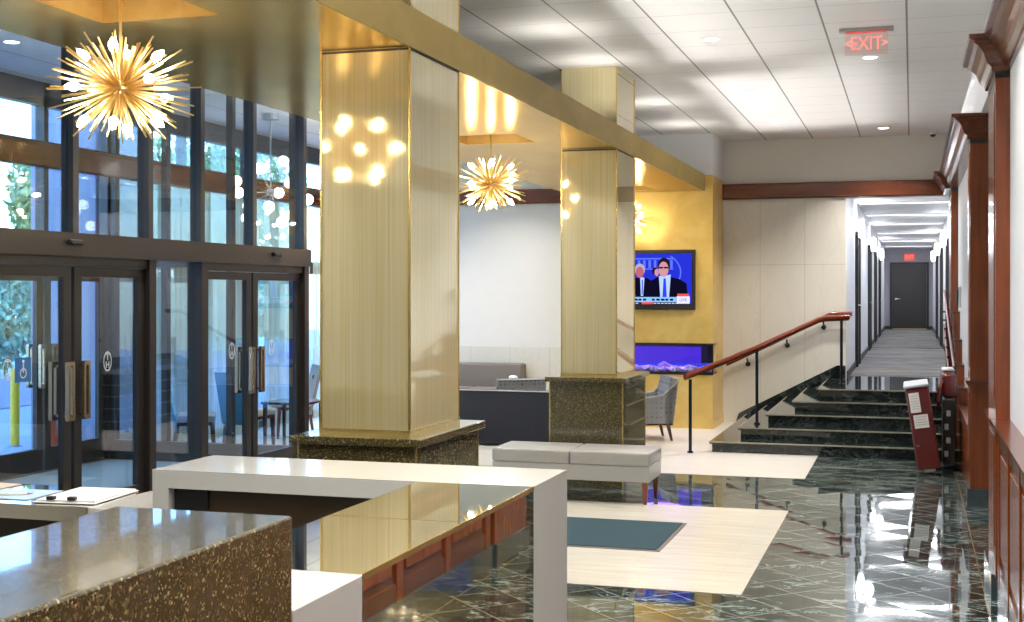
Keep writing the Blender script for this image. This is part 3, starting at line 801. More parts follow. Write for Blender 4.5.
# ------------------------------------------------------------------ chandeliers
def fib(n):
    for i in range(n):
        z = 1 - 2 * (i + .5) / n; r = math.sqrt(1 - z * z); an = i * 2.39996
        yield Vector((r * math.cos(an), r * math.sin(an), z))
spk = None; blb = None
def chandelier(y, label):
    global spk, blb
    t = thing('chandelier', label, 'chandelier', (-3.63, y, 2.832), group='spiked brass chandeliers under the gold soffit')
    B().ball((0, 0, 0), .045, u=20, v=14).obj('hub', 'brass', t, smooth=True)
    B().tube((0, 0, .03), (0, 0, ZS1 - .06 - 2.832 + .012), .007).obj('rod', 'brass', t)
    B().lathe([(0, -.02), (.05, -.02), (.065, 0), (0, 0)], (0, 0, ZS1 - .03 - 2.832)).obj('canopy', 'brass', t, smooth=True)
    rnd = random.Random(int(y * 10)); dirs = list(fib(98))
    for d in dirs:
        d = (d + Vector((rnd.uniform(-.1, .1), rnd.uniform(-.1, .1), rnd.uniform(-.1, .1)))).normalized()
        hor = math.sqrt(d.x ** 2 + d.y ** 2)
        L = (.24 + .14 * hor ** 1.5) * rnd.choice((1, 1, .9, .82))
        if spk is None:
            spk = B().tube((0, 0, 0), (0, 0, 1), .0046, .0040, 6).obj('spike', 'brass', t); o = spk
        else:
            o = spk.copy(); COL.objects.link(o); o.parent = t
        q = d.to_track_quat('Z', 'Y'); o.rotation_euler = q.to_euler(); o.location = d * .035; o.scale = (1, 1, L - .035)
    ico = [Vector(v).normalized() for v in ((0, 1, 1.3), (0, -1, 1.3), (1, 0, .9), (-1, 0, .9), (.9, .9, -.1), (-.9, .9, .1), (.9, -.9, .1), (-.9, -.9, -.1), (0, 1, -1.3), (0, -1, -1.3), (1, 0, -.9), (-1, 0, -.9))]
    b = B()
    for d in fib(70):
        d = (Matrix.Rotation(1.1, 3, 'X') @ d); L = (.23 + .11 * math.hypot(d.x, d.y)) * rnd.uniform(.75, 1)
        b.tube(d * .035, d * L, .0045, .0045, 6)
    b.obj('shorter_spikes', 'brass', t, kind='stuff')
    for d in ico:
        d = (Matrix.Rotation(.35, 3, 'Z') @ d)
        hor = math.sqrt(d.x ** 2 + d.y ** 2); r = .16 + .06 * hor
        q = d.to_track_quat('Z', 'Y')
        if blb is None:
            blb = B().lathe([(.0, .0), (.012, .002), (.021, .020), (.022, .031), (.015, .051), (.006, .066), (0, .072)], n=12).obj('bulb', 'bulb', t, smooth=True); o = blb
            sk = B().tube((0, 0, -.14), (0, 0, 0), .006, .010, 8).obj('socket', 'brass', blb)
        else:
            o = blb.copy(); COL.objects.link(o); o.parent = t
            s2 = sk0.copy(); COL.objects.link(s2); s2.parent = o
        if blb is o: globals()['sk0'] = sk
        o.rotation_euler = q.to_euler(); o.location = d * r
    return t
chandelier(5.41, 'spiked brass chandelier over the reception desk, largest of the three')
chandelier(11.15, 'spiked brass chandelier hanging between the two golden columns')
chandelier(16.9, 'spiked brass chandelier in front of the fireplace wall')
# globe chandelier
t = thing('globe_chandelier', 'chandelier of white glass globes on thin arms over the blue chairs', 'chandelier', (-7.43, 14.2, 3.07))
B().lathe([(0, .0), (.1, .0), (.1, .07), (0, .07)], (0, 0, ZC - 3.07 - .07)).obj('canopy', 'steel', t)
B().tube((0, 0, 0), (0, 0, ZC - 3.07 - .07), .009).obj('rod', 'steel', t); B().ball((0, 0, 0), .05).obj('hub', 'steel', t, smooth=True)
for d in fib(14):
    e = Vector((d.x * .46, d.y * .46, d.z * .40))
    B().tube((0, 0, 0), e, .005, n=6).obj('arm', 'steel', t); B().ball(e, .066, u=18, v=12).obj('globe', 'globe', t, smooth=True)

# ------------------------------------------------------------------ downlights
def downlight(x, y, label, vis=True, p=32, z=ZC):
    t = thing('downlight', label, 'downlight', (x, y, z), group='recessed ceiling downlights')
    B().lathe([(.062, -.002), (.085, -.006), (.085, 0), (.062, 0)], n=24).obj('trim_ring', 'white_wall', t)
    B().lathe([(0, -.003), (.062, -.003), (.062, 0), (0, 0)], n=24).obj('lens', 'lamp_white', t)
    area('downlight_lamp', (x, y, z - .012), (0, 0, 0), .12, p, (1, .955, .89), spread=math.radians(112))
DL = [(-1.64, 11.13, 'recessed downlight between the column top and the exit sign'), (-1.65, 13.82, 'recessed downlight in the row above the stairs, middle one'),
      (-1.64, 16.52, 'recessed downlight in the row above the stairs, farthest one'), (-.37, 12.42, 'recessed downlight just under the hanging exit sign'),
      (-.36, 17.78, 'recessed downlight next to the corridor opening'), (-7.44, 9.47, 'recessed downlight in the vestibule ceiling')]
for x, y, l in DL: downlight(x, y, l)
for x, y in ((-1.64, 8.4), (-1.64, 5.7), (-.37, 7.1), (-1.64, 3.0), (-.37, 4.4), (-1.64, .3), (-.37, 1.7), (-5.4, 6.5), (-5.4, 9.2), (-5.4, 3.8), (-5.4, 1.0), (-5.5, 12.0), (-5.6, 14.6), (-5.6, 17.2), (-7.6, 16.8)):  # further downlights added out of view as fill light
    downlight(x, y, 'added unseen downlight for fill light over the reception or over the lounge', False)
# uplights along the top of the soffit
for y, l in ((8.3, 'small brass uplight on the soffit edge nearest the reception'), (10.3, 'small brass uplight on the soffit edge before the second column'), (12.0, 'small brass uplight on the soffit edge by the second column'),
             (14.6, 'small brass uplight beyond the second column'), (16.6, 'small brass uplight close to the white bulkhead')):
    if y == 12.0: y = 11.8
    t = thing('uplight', l, 'uplight', (-2.83, y, ZS1), group='brass uplights on the soffit')
    B().tube((0, 0, 0), (0, 0, .03), .012).obj('stem', 'brass', t)
    B().lathe([(.02, .03), (.06, .04), (.065, .055), (.055, .055), (.05, .045), (0, .045)], n=20).obj('lamp_dish', 'brass', t, smooth=True)
    area('uplight_lamp', (-2.83, y, ZS1 + .062), (PI, 0, 0), .10, 2.6, (1, .95, .88))

# hidden strips added on top of the soffit and crown moulding to brighten the ceiling
for k, (x, y0, y1, ry, lab) in enumerate(((-2.735, -2.8, 6.78, -(PI / 2 + .24), 'added hidden fill strip on the soffit edge before the column by the desk'), (-2.735, 7.68, 12.14, -(PI / 2 + .24), 'added hidden fill strip on the soffit edge between the two columns'),
        (-2.735, 13.05, 17.5, -(PI / 2 + .24), 'added hidden fill strip on the soffit edge beyond the second column'), (-4.5, -2.8, 17.4, PI / 2 + .3, 'added hidden fill strip on the soffit edge above the window side'))):
    t = thing('fill_strip', lab, 'fill strip', (x, (y0 + y1) / 2, ZS1))
    box(-.018, .018, -(y1 - y0) / 2, (y1 - y0) / 2, 0, .025, bev=.004).obj('channel', 'steel', t)
    area('fill_lamp', (x, (y0 + y1) / 2, ZS1 + .06), (0, ry, 0), .05, 5.2 * (y1 - y0), (1, .97, .94), spread=math.radians(62), shape='RECTANGLE', size_y=y1 - y0)
for y0, y1, x in ((-2.8, 8.2, .48), (12.2, 17.2, .43)):
    t = thing('fill_strip', 'added hidden fill strip on top of the cherry crown moulding %s the alcove' % ('before' if y0 < 0 else 'beyond'), 'fill strip', (x, (y0 + y1) / 2, 3.396))
    box(-.02, .02, -(y1 - y0) / 2, (y1 - y0) / 2, 0, .02).obj('channel', 'steel', t)
    area('fill_lamp', (x, (y0 + y1) / 2, 3.43), (0, PI / 2 + .24, 0), .04, 3.0 * (y1 - y0), (1, .97, .95), spread=math.radians(62), shape='RECTANGLE', size_y=y1 - y0)

# ------------------------------------------------------------------ exit signs
t = thing('exit_sign', 'clear hanging exit sign with red letters under the lobby ceiling', 'exit sign', (-.357, 11.0, 0))
box(-.215, .215, -.03, .03, 3.985, 4.018, bev=.004).obj('mounting_bar', 'steel', t)
box(-.17, .17, -.004, .004, 3.795, 3.984).obj('acrylic_panel', 'acrylic', t)
for x0, x1, m in ():
    pass
text('exit_lettering', 'EXIT', .155, 'exit_red', t, (0, -.0065, 3.885), (PI / 2, 0, 0), .0015, xs=.80)
text('arrow', '<', .10, 'exit_red', t, (-.145, -.0065, 3.885), (PI / 2, 0, 0), .0015)
text('arrow', '>', .10, 'exit_red', t, (.145, -.0065, 3.885), (PI / 2, 0, 0), .0015)
box(-.16, .16, -.012, .012, 3.975, 3.984).obj('red_lamp_strip', 'exit_glow', t)
t = thing('camera_dome', 'small black security camera dome on the ceiling beside the side wall', 'security camera', (.27, 18.45, ZC))
B().lathe([(.05, 0), (.05, -.02), (.045, -.03)][::-1], n=20).obj('housing', 'white_wall', t); B().ball((0, 0, -.03), .04, .04, .035).obj('dome', 'black', t, smooth=True)

# ------------------------------------------------------------------ television
t = thing('television', 'wall television showing two men in suits before a blue backdrop', 'television', (-3.533, fy, 2.03))
hw = .717; hh = .41
box(-hw, hw, -.05, -.002, -hh, hh, bev=.006).obj('bezel', 'black', t)
box(-hw + .02, hw - .05, -.052, -.0502, -hh + .075, hh - .055).obj('screen', 'scr_blue', t)
def flat(name, mat, polys, y0=-.0535, th=.001):
    b = B()
    for p in polys: b.prism(p, 'y', y0, y0 + th)
    return b.obj(name, mat, t)
def ell(cx, cz, rx, rz, n=20, a0=0, a1=2 * PI): return [(cx + rx * math.cos(a0 + (a1 - a0) * i / n), cz + rz * math.sin(a0 + (a1 - a0) * i / n)) for i in range(n)]
def rect(x0, x1, z0, z1): return [(x0, z0), (x1, z0), (x1, z1), (x0, z1)]
# backdrop emblem: oval ring and a columned facade of plain bars
ringp = []
for i in range(30):
    a, c = 2 * PI * i / 30, 2 * PI * (i + 1) / 30
    f = lambda an, k: (.10 + .43 * k * math.cos(an), .10 + .31 * k * math.sin(an))
    if f(a, 1)[1] < .33 and f(c, 1)[1] < .345: ringp.append([f(a, 1), f(c, 1), f(c, .96), f(a, .96)])
flat('oval_ring', 'scr_pale', ringp)
flat('facade_bars', 'scr_pale', [rect(-.30 + k * .075, -.265 + k * .075, .16, .27) for k in range(10)] + [rect(-.31, .42, .28, .30), rect(-.31, .42, .14, .155)])
# second man (grey hair) and main man
flat('suit', 'scr_dark', [[(-.22, -.24), (.16, -.24), (.13, -.02), (.05, .03), (-.12, .03), (-.20, -.04)], [(.10, -.24), (.62, -.24), (.60, -.05), (.50, .01), (.38, .04), (.20, .04), (.10, -.02)]], -.0545)
flat('shirt', 'scr_shirt', [[(-.03, -.22), (.00, -.22), (.02, .03), (-.04, .04)]], -.0555)
flat('shirt', 'scr_shirt', [[(.24, -.24), (.36, -.24), (.385, .07), (.22, .05)]], -.0555)
flat('tie', 'scr_tie', [[(.27, -.24), (.33, -.24), (.315, .02), (.285, .02)]], -.0565)
flat('tie', 'scr_tie', [[(-.02, -.2), (-.005, -.2), (-.0, .0), (-.015, .0)]], -.0565)
flat('hair', 'scr_hair', [ell(.29, .19, .085, .115), ell(.165, .12, .04, .05)], -.0558)
flat('grey_hair', 'scr_grey', [ell(-.045, .14, .072, .085)], -.0558)
flat('face', 'scr_skin', [ell(.285, .145, .068, .105), ell(.19, .10, .03, .05)], -.0568)
flat('shaded_face', 'scr_skin2', [ell(-.045, .105, .055, .078)], -.0568)
flat('spectacles', 'scr_hair', [rect(.222, .278, .155, .178), rect(.292, .348, .155, .178), rect(.27, .30, .168, .173)], -.0578)
flat('caption_band', 'scr_band', [rect(-hw + .02, .46, -.305, -.235)], -.0575)
flat('caption_marks', 'scr_dark', [rect(-.62 + k * .062, -.58 + k * .062 + (k % 3) * .006, -.285, -.258) for k in range(17) if k not in (5, 11)], -.0582)
flat('ticker_band', 'scr_dark', [rect(-hw + .02, .66, -.335, -.3055)], -.0575)
flat('logo_box', 'scr_white', [rect(.465, .645, -.325, -.225)], -.0580)
flat('red_tab', 'scr_red', [rect(.475, .635, -.222, -.190)], -.0584)
flat('red_tab', 'scr_red', [rect(-.02, .14, -.334, -.308)], -.0584)
flat('ticker_marks', 'scr_white', [rect(-.6 + k * .05, -.565 + k * .05, -.327, -.316) for k in range(25) if k not in (11, 12, 13, 14)], -.0584)
text('logo_lettering', 'LIVE', .055, 'scr_tie', t, (.555, -.0584, -.275), (PI / 2, 0, 0), .0004)

# ------------------------------------------------------------------ fireplace
t = thing('fireplace', 'wide electric fireplace glowing violet under the television', 'fireplace', (-3.4725, fy, .74))
w = .8875
b = B().box(-w, w, .40, .44, 0, .42).box(-w, w, .01, .40, -.0, .03).box(-w, w, .01, .40, .40, .42).box(-w, -w + .02, .01, .40, .03, .40)
b.obj('firebox', 'black', t)
B().box(-w, w + .01, -.012, .01, .395, .425).box(-w, w + .01, -.012, .01, -.005, .02).box(-w, -w + .02, -.012, .01, .02, .395).box(w - .008, w + .01, -.012, .01, .02, .395).obj('frame', 'black', t)
box(-w + .02, w - .008, -.004, .0, .02, .395).obj('glass_front', 'fire_glass', t)
box(-w + .03, w - .22, .385, .398, .14, .36).obj('back_light', 'flame', t)
box(-w + .03, w - .05, .380, .398, .06, .138).obj('ember_light', 'scr_tie', t)
b = B()
rc = random.Random(5)
for k in range(260):
    x = rc.uniform(-w + .04, w - .04); y = rc.uniform(.03, .35); r = rc.uniform(.012, .03)
    b.box(-r, r, -r, r, -r * .7, r * .7, mat=Matrix.Translation((x, y, .045 + rc.uniform(0, .03))) @ Euler((rc.uniform(0, 3), rc.uniform(0, 3), rc.uniform(0, 3))).to_matrix().to_4x4())
b.obj('crystal_bed', 'crystal', t, kind='stuff')
for x0, x1, z in ((.1, .34, .11), (-.2, .15, .09), (.42, .66, .10), (.12, .26, .14)):
    B().path([(x0, .12, z - .03), ((x0 + x1) / 2, .16, z + .01), (x1, .13, z - .02)], .017, 8).obj('driftwood', 'log', t)
area('fireplace_lamp', (-3.5, fy + .2, 1.125), (0, 0, 0), 1.4, 10, (.22, .10, 1), shape='RECTANGLE', size_y=.2)

# ------------------------------------------------------------------ stairs
M['marble_step'] = marble_mat('green_marble_step', False)
b = B(); nz = B()
for k in range(5):
    xk = -2.22 + .28 * k; yk = 15.12 + .40 * k; z1 = .13 * (k + 1)
    b.box(xk, XW, yk, YB - .03, .13 * k + (.005 if k == 0 else 0), z1 - .03)
    nz.box(xk - .03, XW, yk - .03, YB - .03, z1 - .03, z1, bev=.004)
b.box(-.879, .66, YB - .03, 19.35, .40, .62); nz.box(-.879, .659, YB - .03, 19.35, .62, .65)
s_ = st(b, 'floor_stairs', 'marble_step', 'dark green marble corner stairs rising to the corridor', 'stairs')
nz.obj('stair_treads', 'marble_step', s_)
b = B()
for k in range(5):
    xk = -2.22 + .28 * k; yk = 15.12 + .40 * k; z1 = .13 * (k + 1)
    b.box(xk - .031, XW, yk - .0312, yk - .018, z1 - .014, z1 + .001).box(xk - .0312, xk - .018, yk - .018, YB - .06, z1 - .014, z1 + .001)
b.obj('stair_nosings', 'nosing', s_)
st(B().prism([(-2.40, .005), (-2.36, .14), (-1.0, .84), (-.885, .84), (-.885, .655), (-1.08, .655), (-2.24, .01)], 'y', YB - .052, YB - .031),
   'baseboard_stairs', 'marble_step', 'raking green marble skirting on the cream marble wall', 'baseboard')

def rail_loft(pts, w=.03, h=.032):
    rings = []
    for i, p in enumerate(pts):
        a = Vector(pts[max(0, i - 1)]); c = Vector(pts[min(len(pts) - 1, i + 1)])
        d = (c - a); d.z = 0; d.normalize(); n = Vector((-d.y, d.x, 0)); p = Vector(p); ring = []
        for k in range(12):
            an = 2 * PI * k / 12
            ring.append(p + n * (w * max(-.86, min(.86, math.cos(an) * 1.15))) + Vector((0, 0, h * math.sin(an))))
        rings.append(ring)
    return B().loft(rings)
t = thing('handrail', 'freestanding cherry handrail on three dark posts climbing the corner of the stairs', 'handrail', (0, 0, 0))
hp = [(-2.50, 14.90, .885), (-1.80, 15.96, 1.185), (-1.15, 17.03, 1.505), (-1.08, 17.15, 1.525), (-.80, 17.61, 1.53)]
rail_loft(hp).obj('rail', 'rail_wood', t, smooth=True)
for (x, y, z, h) in ((-2.45, 14.97, .004, .85), (-1.80, 15.96, .26, .90), (-.88, 17.48, .65, .86)):
    B().tube((x, y, z), (x, y, z + h), .019, n=16).lathe([(.036, 0), (.036, .018), (.02, .022)], (x, y, z), n=18).obj('post', 'post', t, smooth=True)
rail_loft([(p[0], p[1], p[2] - .036) for p in hp], .012, .006).obj('rail_plate', 'black', t)
t = thing('wall_handrail', 'cherry handrail on black brackets fixed to the cream marble wall', 'handrail', (0, 0, 0))
rail_loft([(-2.52, YB - .13, .84), (-1.85, YB - .13, 1.16), (-1.12, YB - .13, 1.535), (-1.04, YB - .13, 1.56), (-.79, YB - .13, 1.56)]).obj('rail', 'rail_wood', t, smooth=True)
for x, z in ((-2.23, .93), (-1.68, 1.20), (-1.18, 1.46)):
    B().tube((x, YB - .03, z - .09), (x, YB - .13, z - .03), .012, n=10).tube((x, YB - .031, z - .09), (x, YB - .04, z - .09), .035, n=16).tube((x, YB - .13, z - .03), (x, YB - .13, z + .0), .012, n=8).obj('bracket', 'black', t)

# ------------------------------------------------------------------ corridor
YE = 45.2; ZH = 3.34
st(box(-.90, .66, 19.35, YE, .55, .65), 'floor_corridor', 'carpet', 'striped grey and blue corridor carpet', 'floor')
st(box(-1.0, -.88, YB + .2, YE, .55, ZH), 'wall_corridor_west', 'lilac_wall2' if 'lilac_wall2' in M else 'cool_wall', 'pale corridor wall with the sconces nearer the stairs')
st(box(.66, .78, YB + .2, YE, .55, ZH), 'wall_corridor_east', 'cool_wall', 'pale corridor wall on the same side as the wheelchair lift')
st(box(-1.0, .78, YE, YE + .1, .55, ZH), 'wall_corridor_end', 'lilac_wall', 'lilac grey wall at the end of the corridor')
st(box(-1.0, .78, YB + .2, YE + .1, ZH, ZH + .1), 'ceiling_corridor', 'white_wall', 'white corridor ceiling', 'ceiling')
st(B().box(-.88, -.865, YB + .2, YE, .65, .75).box(.645, .66, YB + .2, YE, .65, .75).box(-.86, .64, YE - .015, YE, .65, .75), 'baseboard_corridor', 'door_dark', 'dark corridor skirting', 'baseboard')
for k, y in enumerate((22.2, 25.6, 29.0, 33.5, 38.5, 43.0)):  # glowing strips laid where bright bands cross the corridor ceiling
    t = thing('ceiling_glow_strip', 'glowing strip where a bright band crosses the corridor ceiling', 'ceiling light', (-.11, y, ZH), group='glowing strips across the corridor ceiling')
    box(-.74, .74, -.10, .10, -.016, -.001, bev=.004).obj('housing', 'white_wall', t)
    box(-.70, .70, -.085, .085, -.021, -.0165).obj('diffuser', 'strip', t)
    area('glow_strip_lamp', (-.11, y, ZH - .06), (0, 0, 0), 1.3, 25, (.90, .94, 1), shape='RECTANGLE', size_y=.12)
def cdoor(x, y, sx, label):
    dn[0] += 1
    t = thing('door_%d' % dn[0], label, 'door', (x, y, .65), kind='structure')
    box(min(0, sx * .02), max(0, sx * .02), -.45, .45, .0, 2.1).obj('door_leaf', 'door_dark', t)
    B().box(min(0, sx * .05), max(0, sx * .05), -.55, -.451, 0, 2.2).box(min(0, sx * .05), max(0, sx * .05), .451, .55, 0, 2.2).box(min(0, sx * .05), max(0, sx * .05), -.45, .45, 2.101, 2.2).obj('door_frame', 'door_dark', t)
    B().tube((sx * .02, -.37, 1.0), (sx * .07, -.37, 1.0), .012).tube((sx * .07, -.37, 1.0), (sx * .07, -.26, 1.0), .010).obj('handle', 'steel', t)
for k, y in enumerate((22.3, 28.6, 33.2, 37.5)): cdoor(-.88, y, 1, 'dark corridor door, number %s from the stairs on the handrail side' % ('one', 'two', 'three', 'four')[k])
for k, y in enumerate((25.6, 31.0, 36.5)): cdoor(.66, y, -1, 'dark corridor door, number %s from the stairs on the lift side' % ('one', 'two', 'three')[k])
dn[0] += 1
t = thing('door_%d' % dn[0], 'charcoal door closing the end of the corridor', 'door', (-.085, YE, .65), kind='structure')
box(-.54, .54, -.05, -.005, .02, 2.14).obj('door_leaf', 'door_dark', t)
B().box(-.62, -.545, -.07, -.002, 0, 2.22).box(.545, .62, -.07, -.002, 0, 2.22).box(-.545, .545, -.07, -.002, 2.145, 2.22).obj('door_frame', 'door_dark', t)
B().tube((-.43, -.05, 1.0), (-.43, -.11, 1.0), .02).tube((-.43, -.11, 1.0), (-.28, -.11, 1.0), .016).ball((-.43, -.055, 1.0), .04, .01, .04).obj('handle', 'steel', t)
box(-.54, .54, -.055, -.006, 0, .018).obj('threshold', 'brass', t)
t = thing('exit_sign', 'small red exit sign over the charcoal door at the corridor end', 'exit sign', (-.085, YE - .012, 3.04))
box(-.17, .17, -.03, .008, -.11, .11, bev=.006).obj('sign_box', 'exit_glow', t)
text('exit_lettering', 'EXIT', .16, 'exit_red', t, (0, -.032, 0), (PI / 2, 0, 0), .001, xs=.8)
def sconce(x, y, sx, label):
    t = thing('wall_sconce', label, 'sconce', (x, y, 2.90), group=None)
    box(min(0, sx * .025), max(0, sx * .025), -.05, .05, -.16, .16, bev=.006).obj('backplate', 'steel', t)
    B().lathe([(0, -.15), (.045, -.14), (.055, -.05), (.055, .10), (.045, .14), (0, .15)], (sx * .085, 0, 0), n=18).obj('glass_shade', 'sconce', t, smooth=True)
    l = bpy.data.lights.new('sconce_lamp', 'POINT'); l.energy = 9; l.color = (.9, .94, 1); l.shadow_soft_size = .08
    o = bpy.data.objects.new('sconce_lamp', l); COL.objects.link(o); o.location = (x + sx * .22, y, 2.98)
for k, y in enumerate((21.9, 29.2, 37.0)): sconce(-.88, y, 1, 'glowing wall sconce %s on the corridor wall with the nearer doors' % ('closest to the stairs', 'between the other two', 'closest to the end door')[k])
for k, y in enumerate((26.0, 32.8, 39.0)): sconce(.66, y, -1, 'glowing wall sconce %s on the corridor wall facing the first row' % ('closest to the lobby', 'in the middle', 'closest to the end door')[k])
area('corridor_mouth_lamp', (-.1, 19.3, ZH - .02), (0, 0, 0), .3, 12, (.9, .94, 1))  # area lamp with no fixture at the corridor mouth

# ------------------------------------------------------------------ side wall: crown, pilasters, wainscot
PROF = [(0, 3.185), (.022, 3.185), (.026, 3.215), (.05, 3.235), (.062, 3.262), (.075, 3.30), (.105, 3.335), (.125, 3.345), (.13, 3.362), (.155, 3.368), (.158, 3.395), (0, 3.395)]
def crown_run(x, y0, y1):
    b = B(); b.prism([(x - d, z) for d, z in PROF], 'y', y0, y1); return b
def crown_wrap(xp, y0, y1, xr):
    b = B(); cols = []
    for path in (lambda d: (xr, y0 - d), lambda d: (xp - d, y0 - d), lambda d: (xp - d, y1 + d), lambda d: (xr, y1 + d)):
        cols.append([b.bm.verts.new((*path(d), z)) for d, z in PROF])
    n = len(PROF)
    for a, c in zip(cols, cols[1:]):
        for i in range(n - 1): b.bm.faces.new((a[i], a[i + 1], c[i + 1], c[i]))
    b.bm.faces.new(cols[0]); b.bm.faces.new(cols[-1])
    b.bm.faces.new([c[-1] for c in cols]); b.bm.faces.new([c[0] for c in reversed(cols)])
    return b
st(crown_run(XW, -3, 8.36), 'trim_5', 'wood_y', 'cherry crown moulding along the white wall above the wainscot', 'trim')
st(crown_wrap(XP, 8.37, 9.12, XW + .02), 'trim_6', 'wood_y', 'cherry crown moulding breaking forward around the nearest pilaster', 'trim')
st(crown_wrap(XP, 11.97, 17.35, 1.36), 'trim_7', 'wood_y', 'cherry crown moulding running from the wide pier to the stairs', 'trim')
st(crown_wrap(XP - .06, 17.50, YB - .1, XW + .02), 'trim_8', 'wood_y', 'cherry crown block at the corner beside the corridor', 'trim')
def pilaster(nm, y0, y1, xr, lab):
    t = thing(nm, lab, 'pilaster', (XP, y0, 0), kind='structure')
    box(0, xr - XP, 0, y1 - y0, .155, 3.185).obj('pilaster_shaft', 'wood_z', t)
    box(-.028, xr - XP, -.028, y1 - y0 + .01, 0, .154, bev=.003).obj('plinth', 'base_marble', t)
    b = B().prism([(0, 1.035), (-.02, 1.045), (-.03, 1.075), (-.035, 1.09), (0, 1.09)], 'y', -.035, y1 - y0)
    b.box(-.034, xr - XP, -.034, -.001, 1.06, 1.09)
    b.obj('dado_rail', 'wood_x', t)
    # raised field on the lobby side
    box(-.006, -.0005, .10, y1 - y0 - .10, .30, .98, bev=.002).obj('raised_field', 'wood_z', t)
    box(-.006, -.0005, .10, y1 - y0 - .10, 1.20, 3.08, bev=.002).obj('raised_field', 'wood_z', t)
    b = B().box(-.004, xr - XP, -.004, -.0005, 3.15, 3.185).box(-.004, -.0005, 0, y1 - y0, 3.15, 3.185)
    b.obj('dark_neck', 'black', t)
pilaster('trim_9', 8.37, 9.12, XW + .01, 'cherry pilaster where the alcove opening begins')
pilaster('trim_10', 11.96, 12.42, 1.35, 'wide cherry pier at the far side of the alcove')
pilaster('trim_11', 17.55, YB - .1, XW + .02, 'cherry pilaster in the corner beside the corridor')
# panelled wainscot
t = thing('trim_12', 'cherry raised panel wainscot with marble base under the white wall', 'wainscot', (0, 0, 0), kind='structure')
box(.505, XW, -3, 8.36, .155, 1.03).obj('panel_backing', 'wood_y', t)
box(.475, XW, -3, 8.335, 0, .154).obj('marble_base', 'base_marble', t)
B().prism([(XW, 1.031), (.49, 1.031), (.475, 1.05), (.46, 1.06), (.452, 1.09), (XW, 1.09)], 'y', -3, 8.33).obj('chair_rail', 'wood_y', t)
y = 8.30
while y > -2.6:
    b = B().box(.490, .5049, y - .09, y, .156, 1.03); b.obj('stile', 'wood_z', t)
    box(.496, .5049, y - .72 + .0, y - .15, .30, .90, bev=.006).obj('raised_panel', 'wood_z', t)
    y -= .78
B().box(.4935, .5045, -3, 8.2, .94, 1.0295).box(.4935, .5045, -3, 8.2, .157, .25).obj('rails', 'wood_y', t)
# stepped wainscot along the stairs
t = thing('trim_13', 'stepped cherry wainscot climbing with the stairs behind the wheelchair lift', 'wainscot', (0, 0, 0), kind='structure')
for a, c, z0, z1 in ((12.43, 14.6, 0, .66), (14.6, 15.5, 0, .84), (15.5, 16.2, .13, 1.04), (16.2, 16.9, .4, 1.30), (16.9, 17.54, .65, 1.62)):
    box(.490, XW, a + .002, c - .002, z0 + .002, z1 - .025).obj('panel', 'wood_z', t)
    box(.475, XW, a + .001, c - .001, z1 - .024, z1).obj('panel_cap', 'wood_y', t)
# intercom on the white strip
t = thing('wall_intercom', 'white and black wall intercom on the white wall between the cherry piers', 'intercom', (XW, 16.55, 1.80))
box(-.03, -.001, -.07, .07, -.13, .13, bev=.005).obj('backplate', 'paper', t); box(-.055, -.031, -.05, .06, -.11, .10, bev=.01).obj('handset', 'black', t)

# ------------------------------------------------------------------ wheelchair platform lift
t = thing('stair_lift', 'folded dark red wheelchair platform lift parked at the bottom of the stairs', 'stair lift', (.17, 13.75, .004))
Rm = Matrix.Translation((.0, 0, .05)) @ Matrix.Rotation(math.radians(-8.5), 4, 'Y')
box(-.115, .115, .0, .80, .02, .84, bev=.012, mat=Rm).obj('folded_platform', 'red_metal', t)
box(-.13, .12, -.012, .81, .845, .875, bev=.008, mat=Rm).obj('grey_cover', 'dull_metal', t)
box(-.09, .01, -.005, -.001, .60, .80, mat=Rm).obj('notice', 'paper', t)
box(-.075, .065, -.005, -.001, .44, .575, mat=Rm).obj('notice', 'blue_notice' if 'blue_notice' in M else 'paper', t)
b = B()
for k in range(6): b.box(-.075, -.005, -.0065, -.0055, .765 - k * .026, .770 - k * .026, mat=Rm)
for k in range(4): b.box(-.06, .05, -.0065, -.0055, .55 - k * .026, .555 - k * .026, mat=Rm)
b.obj('notice_print', 'grey_metal', t)
box(-.05, .06, .05, .7, -.015, .017, mat=Rm).obj('bottom_rollers', 'steel', t)
box(-.085, -.06, -.012, -.0, .26, .275, mat=Rm).obj('catch', 'steel', t)
B().box(.12, .27, .55, 1.15, .75, 1.02, bev=.05, seg=4).obj('drive_head', 'red_metal', t, smooth=True)
B().box(.13, .26, .60, 1.1, 1.021, 1.045, bev=.01).obj('head_cap', 'grey_metal', t)
B().path([(.10, .50, .62), (.09, .44, .72), (.10, .44, .86), (.13, .55, .93)], .018, 10).obj('grab_arm', 'red_metal', t, smooth=True)
B().box(.14, .26, .45, 1.2, .06, .748, bev=.01).obj('motor_housing', 'black', t)
for k in range(4): box(.15 + .02 * (k % 2), .19 + .02 * (k % 2), .43, .449, .15 + k * .14, .21 + k * .14).obj('control_module', 'steel' if k % 2 else 'grey_metal', t)
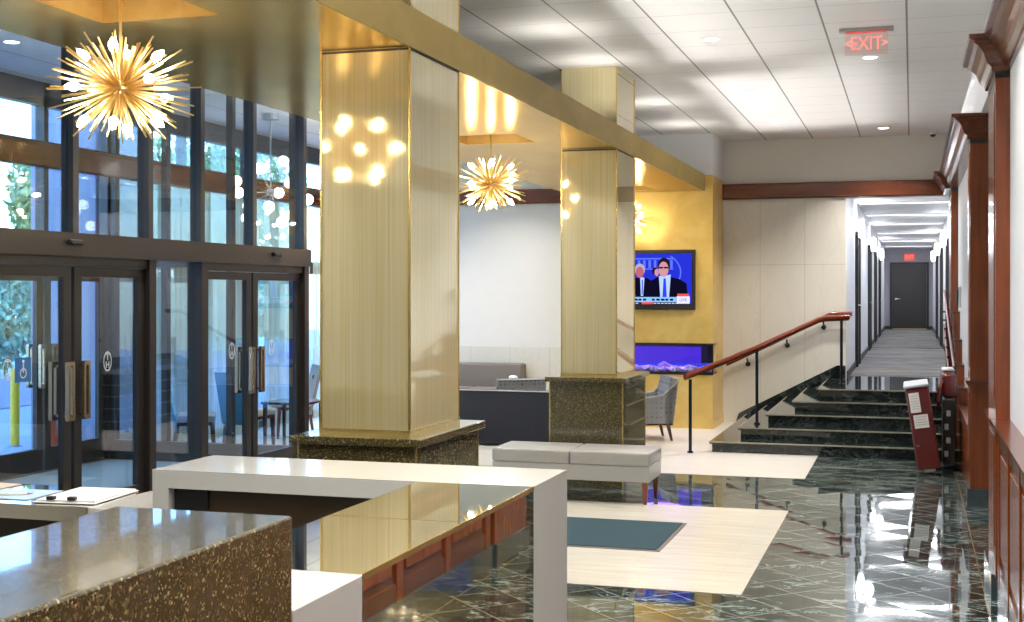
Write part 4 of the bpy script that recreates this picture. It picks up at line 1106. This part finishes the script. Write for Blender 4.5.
# lift guide rails
t = thing('lift_rail', 'pair of inclined lift guide rails with rungs rising beside the stairs', 'lift rail', (0, 0, 0))
p0 = Vector((.435, 14.98, .42)); p1 = Vector((.41, 18.3, 1.42)); up = Vector((0, 0, .62))
B().tube(p0, p1, .014, n=12).obj('lower_rail', 'rail_pink', t, smooth=True)
B().tube(p0 + up, p1 + up * .75, .014, n=12).obj('upper_rail', 'rail_pink', t, smooth=True)
for k in range(9):
    q = p0.lerp(p1, (k + .5) / 9); zt = up * (1 - .25 * (k + .5) / 9)
    floor = max(0.004, .13 * min(5, max(0, int((q.y - 15.09) / .4) + 1)) if q.y > 15.09 else .004)
    B().box(q.x + .015, q.x + .035, q.y - .02, q.y + .02, floor, q.z + zt.z).box(q.x - .0, q.x + .016, q.y - .012, q.y + .012, q.z - .012, q.z + .012).box(q.x - .03, q.x + .016, q.y - .012, q.y + .012, q.z + zt.z * .5 - .01, q.z + zt.z * .5 + .01).obj('upright', 'black', t)

# ------------------------------------------------------------------ sky, sun, camera
w = bpy.data.worlds.new('World'); S.world = w; w.use_nodes = True
nt = w.node_tree; sky = nt.nodes.new('ShaderNodeTexSky')
try:
    sky.sky_type = 'NISHITA'; sky.sun_disc = False; sky.sun_elevation = math.radians(38); sky.sun_rotation = math.radians(120); sky.air_density = 1.3; sky.dust_density = .6
except Exception: pass
bg = nt.nodes['Background']; bg.inputs['Strength'].default_value = 1.25
mx = nt.nodes.new('ShaderNodeMix'); mx.data_type = 'RGBA'; mx.blend_type = 'MULTIPLY'; mx.inputs[0].default_value = 1
mx.inputs[7].default_value = (.46, .72, 1.10, 1)
nt.links.new(sky.outputs[0], mx.inputs[6]); nt.links.new(mx.outputs[2], bg.inputs['Color'])

cam = bpy.data.cameras.new('camera'); co = bpy.data.objects.new('camera', cam); COL.objects.link(co); S.camera = co
co.location = (0, 0, 1.85); co.rotation_euler = (PI / 2, 0, math.atan(400 / 1300))
cam.sensor_width = 36; cam.sensor_fit = 'HORIZONTAL'; cam.lens = 36 * 1300 / 1024; cam.shift_y = -18 / 1024
cam.clip_start = .05; cam.clip_end = 300
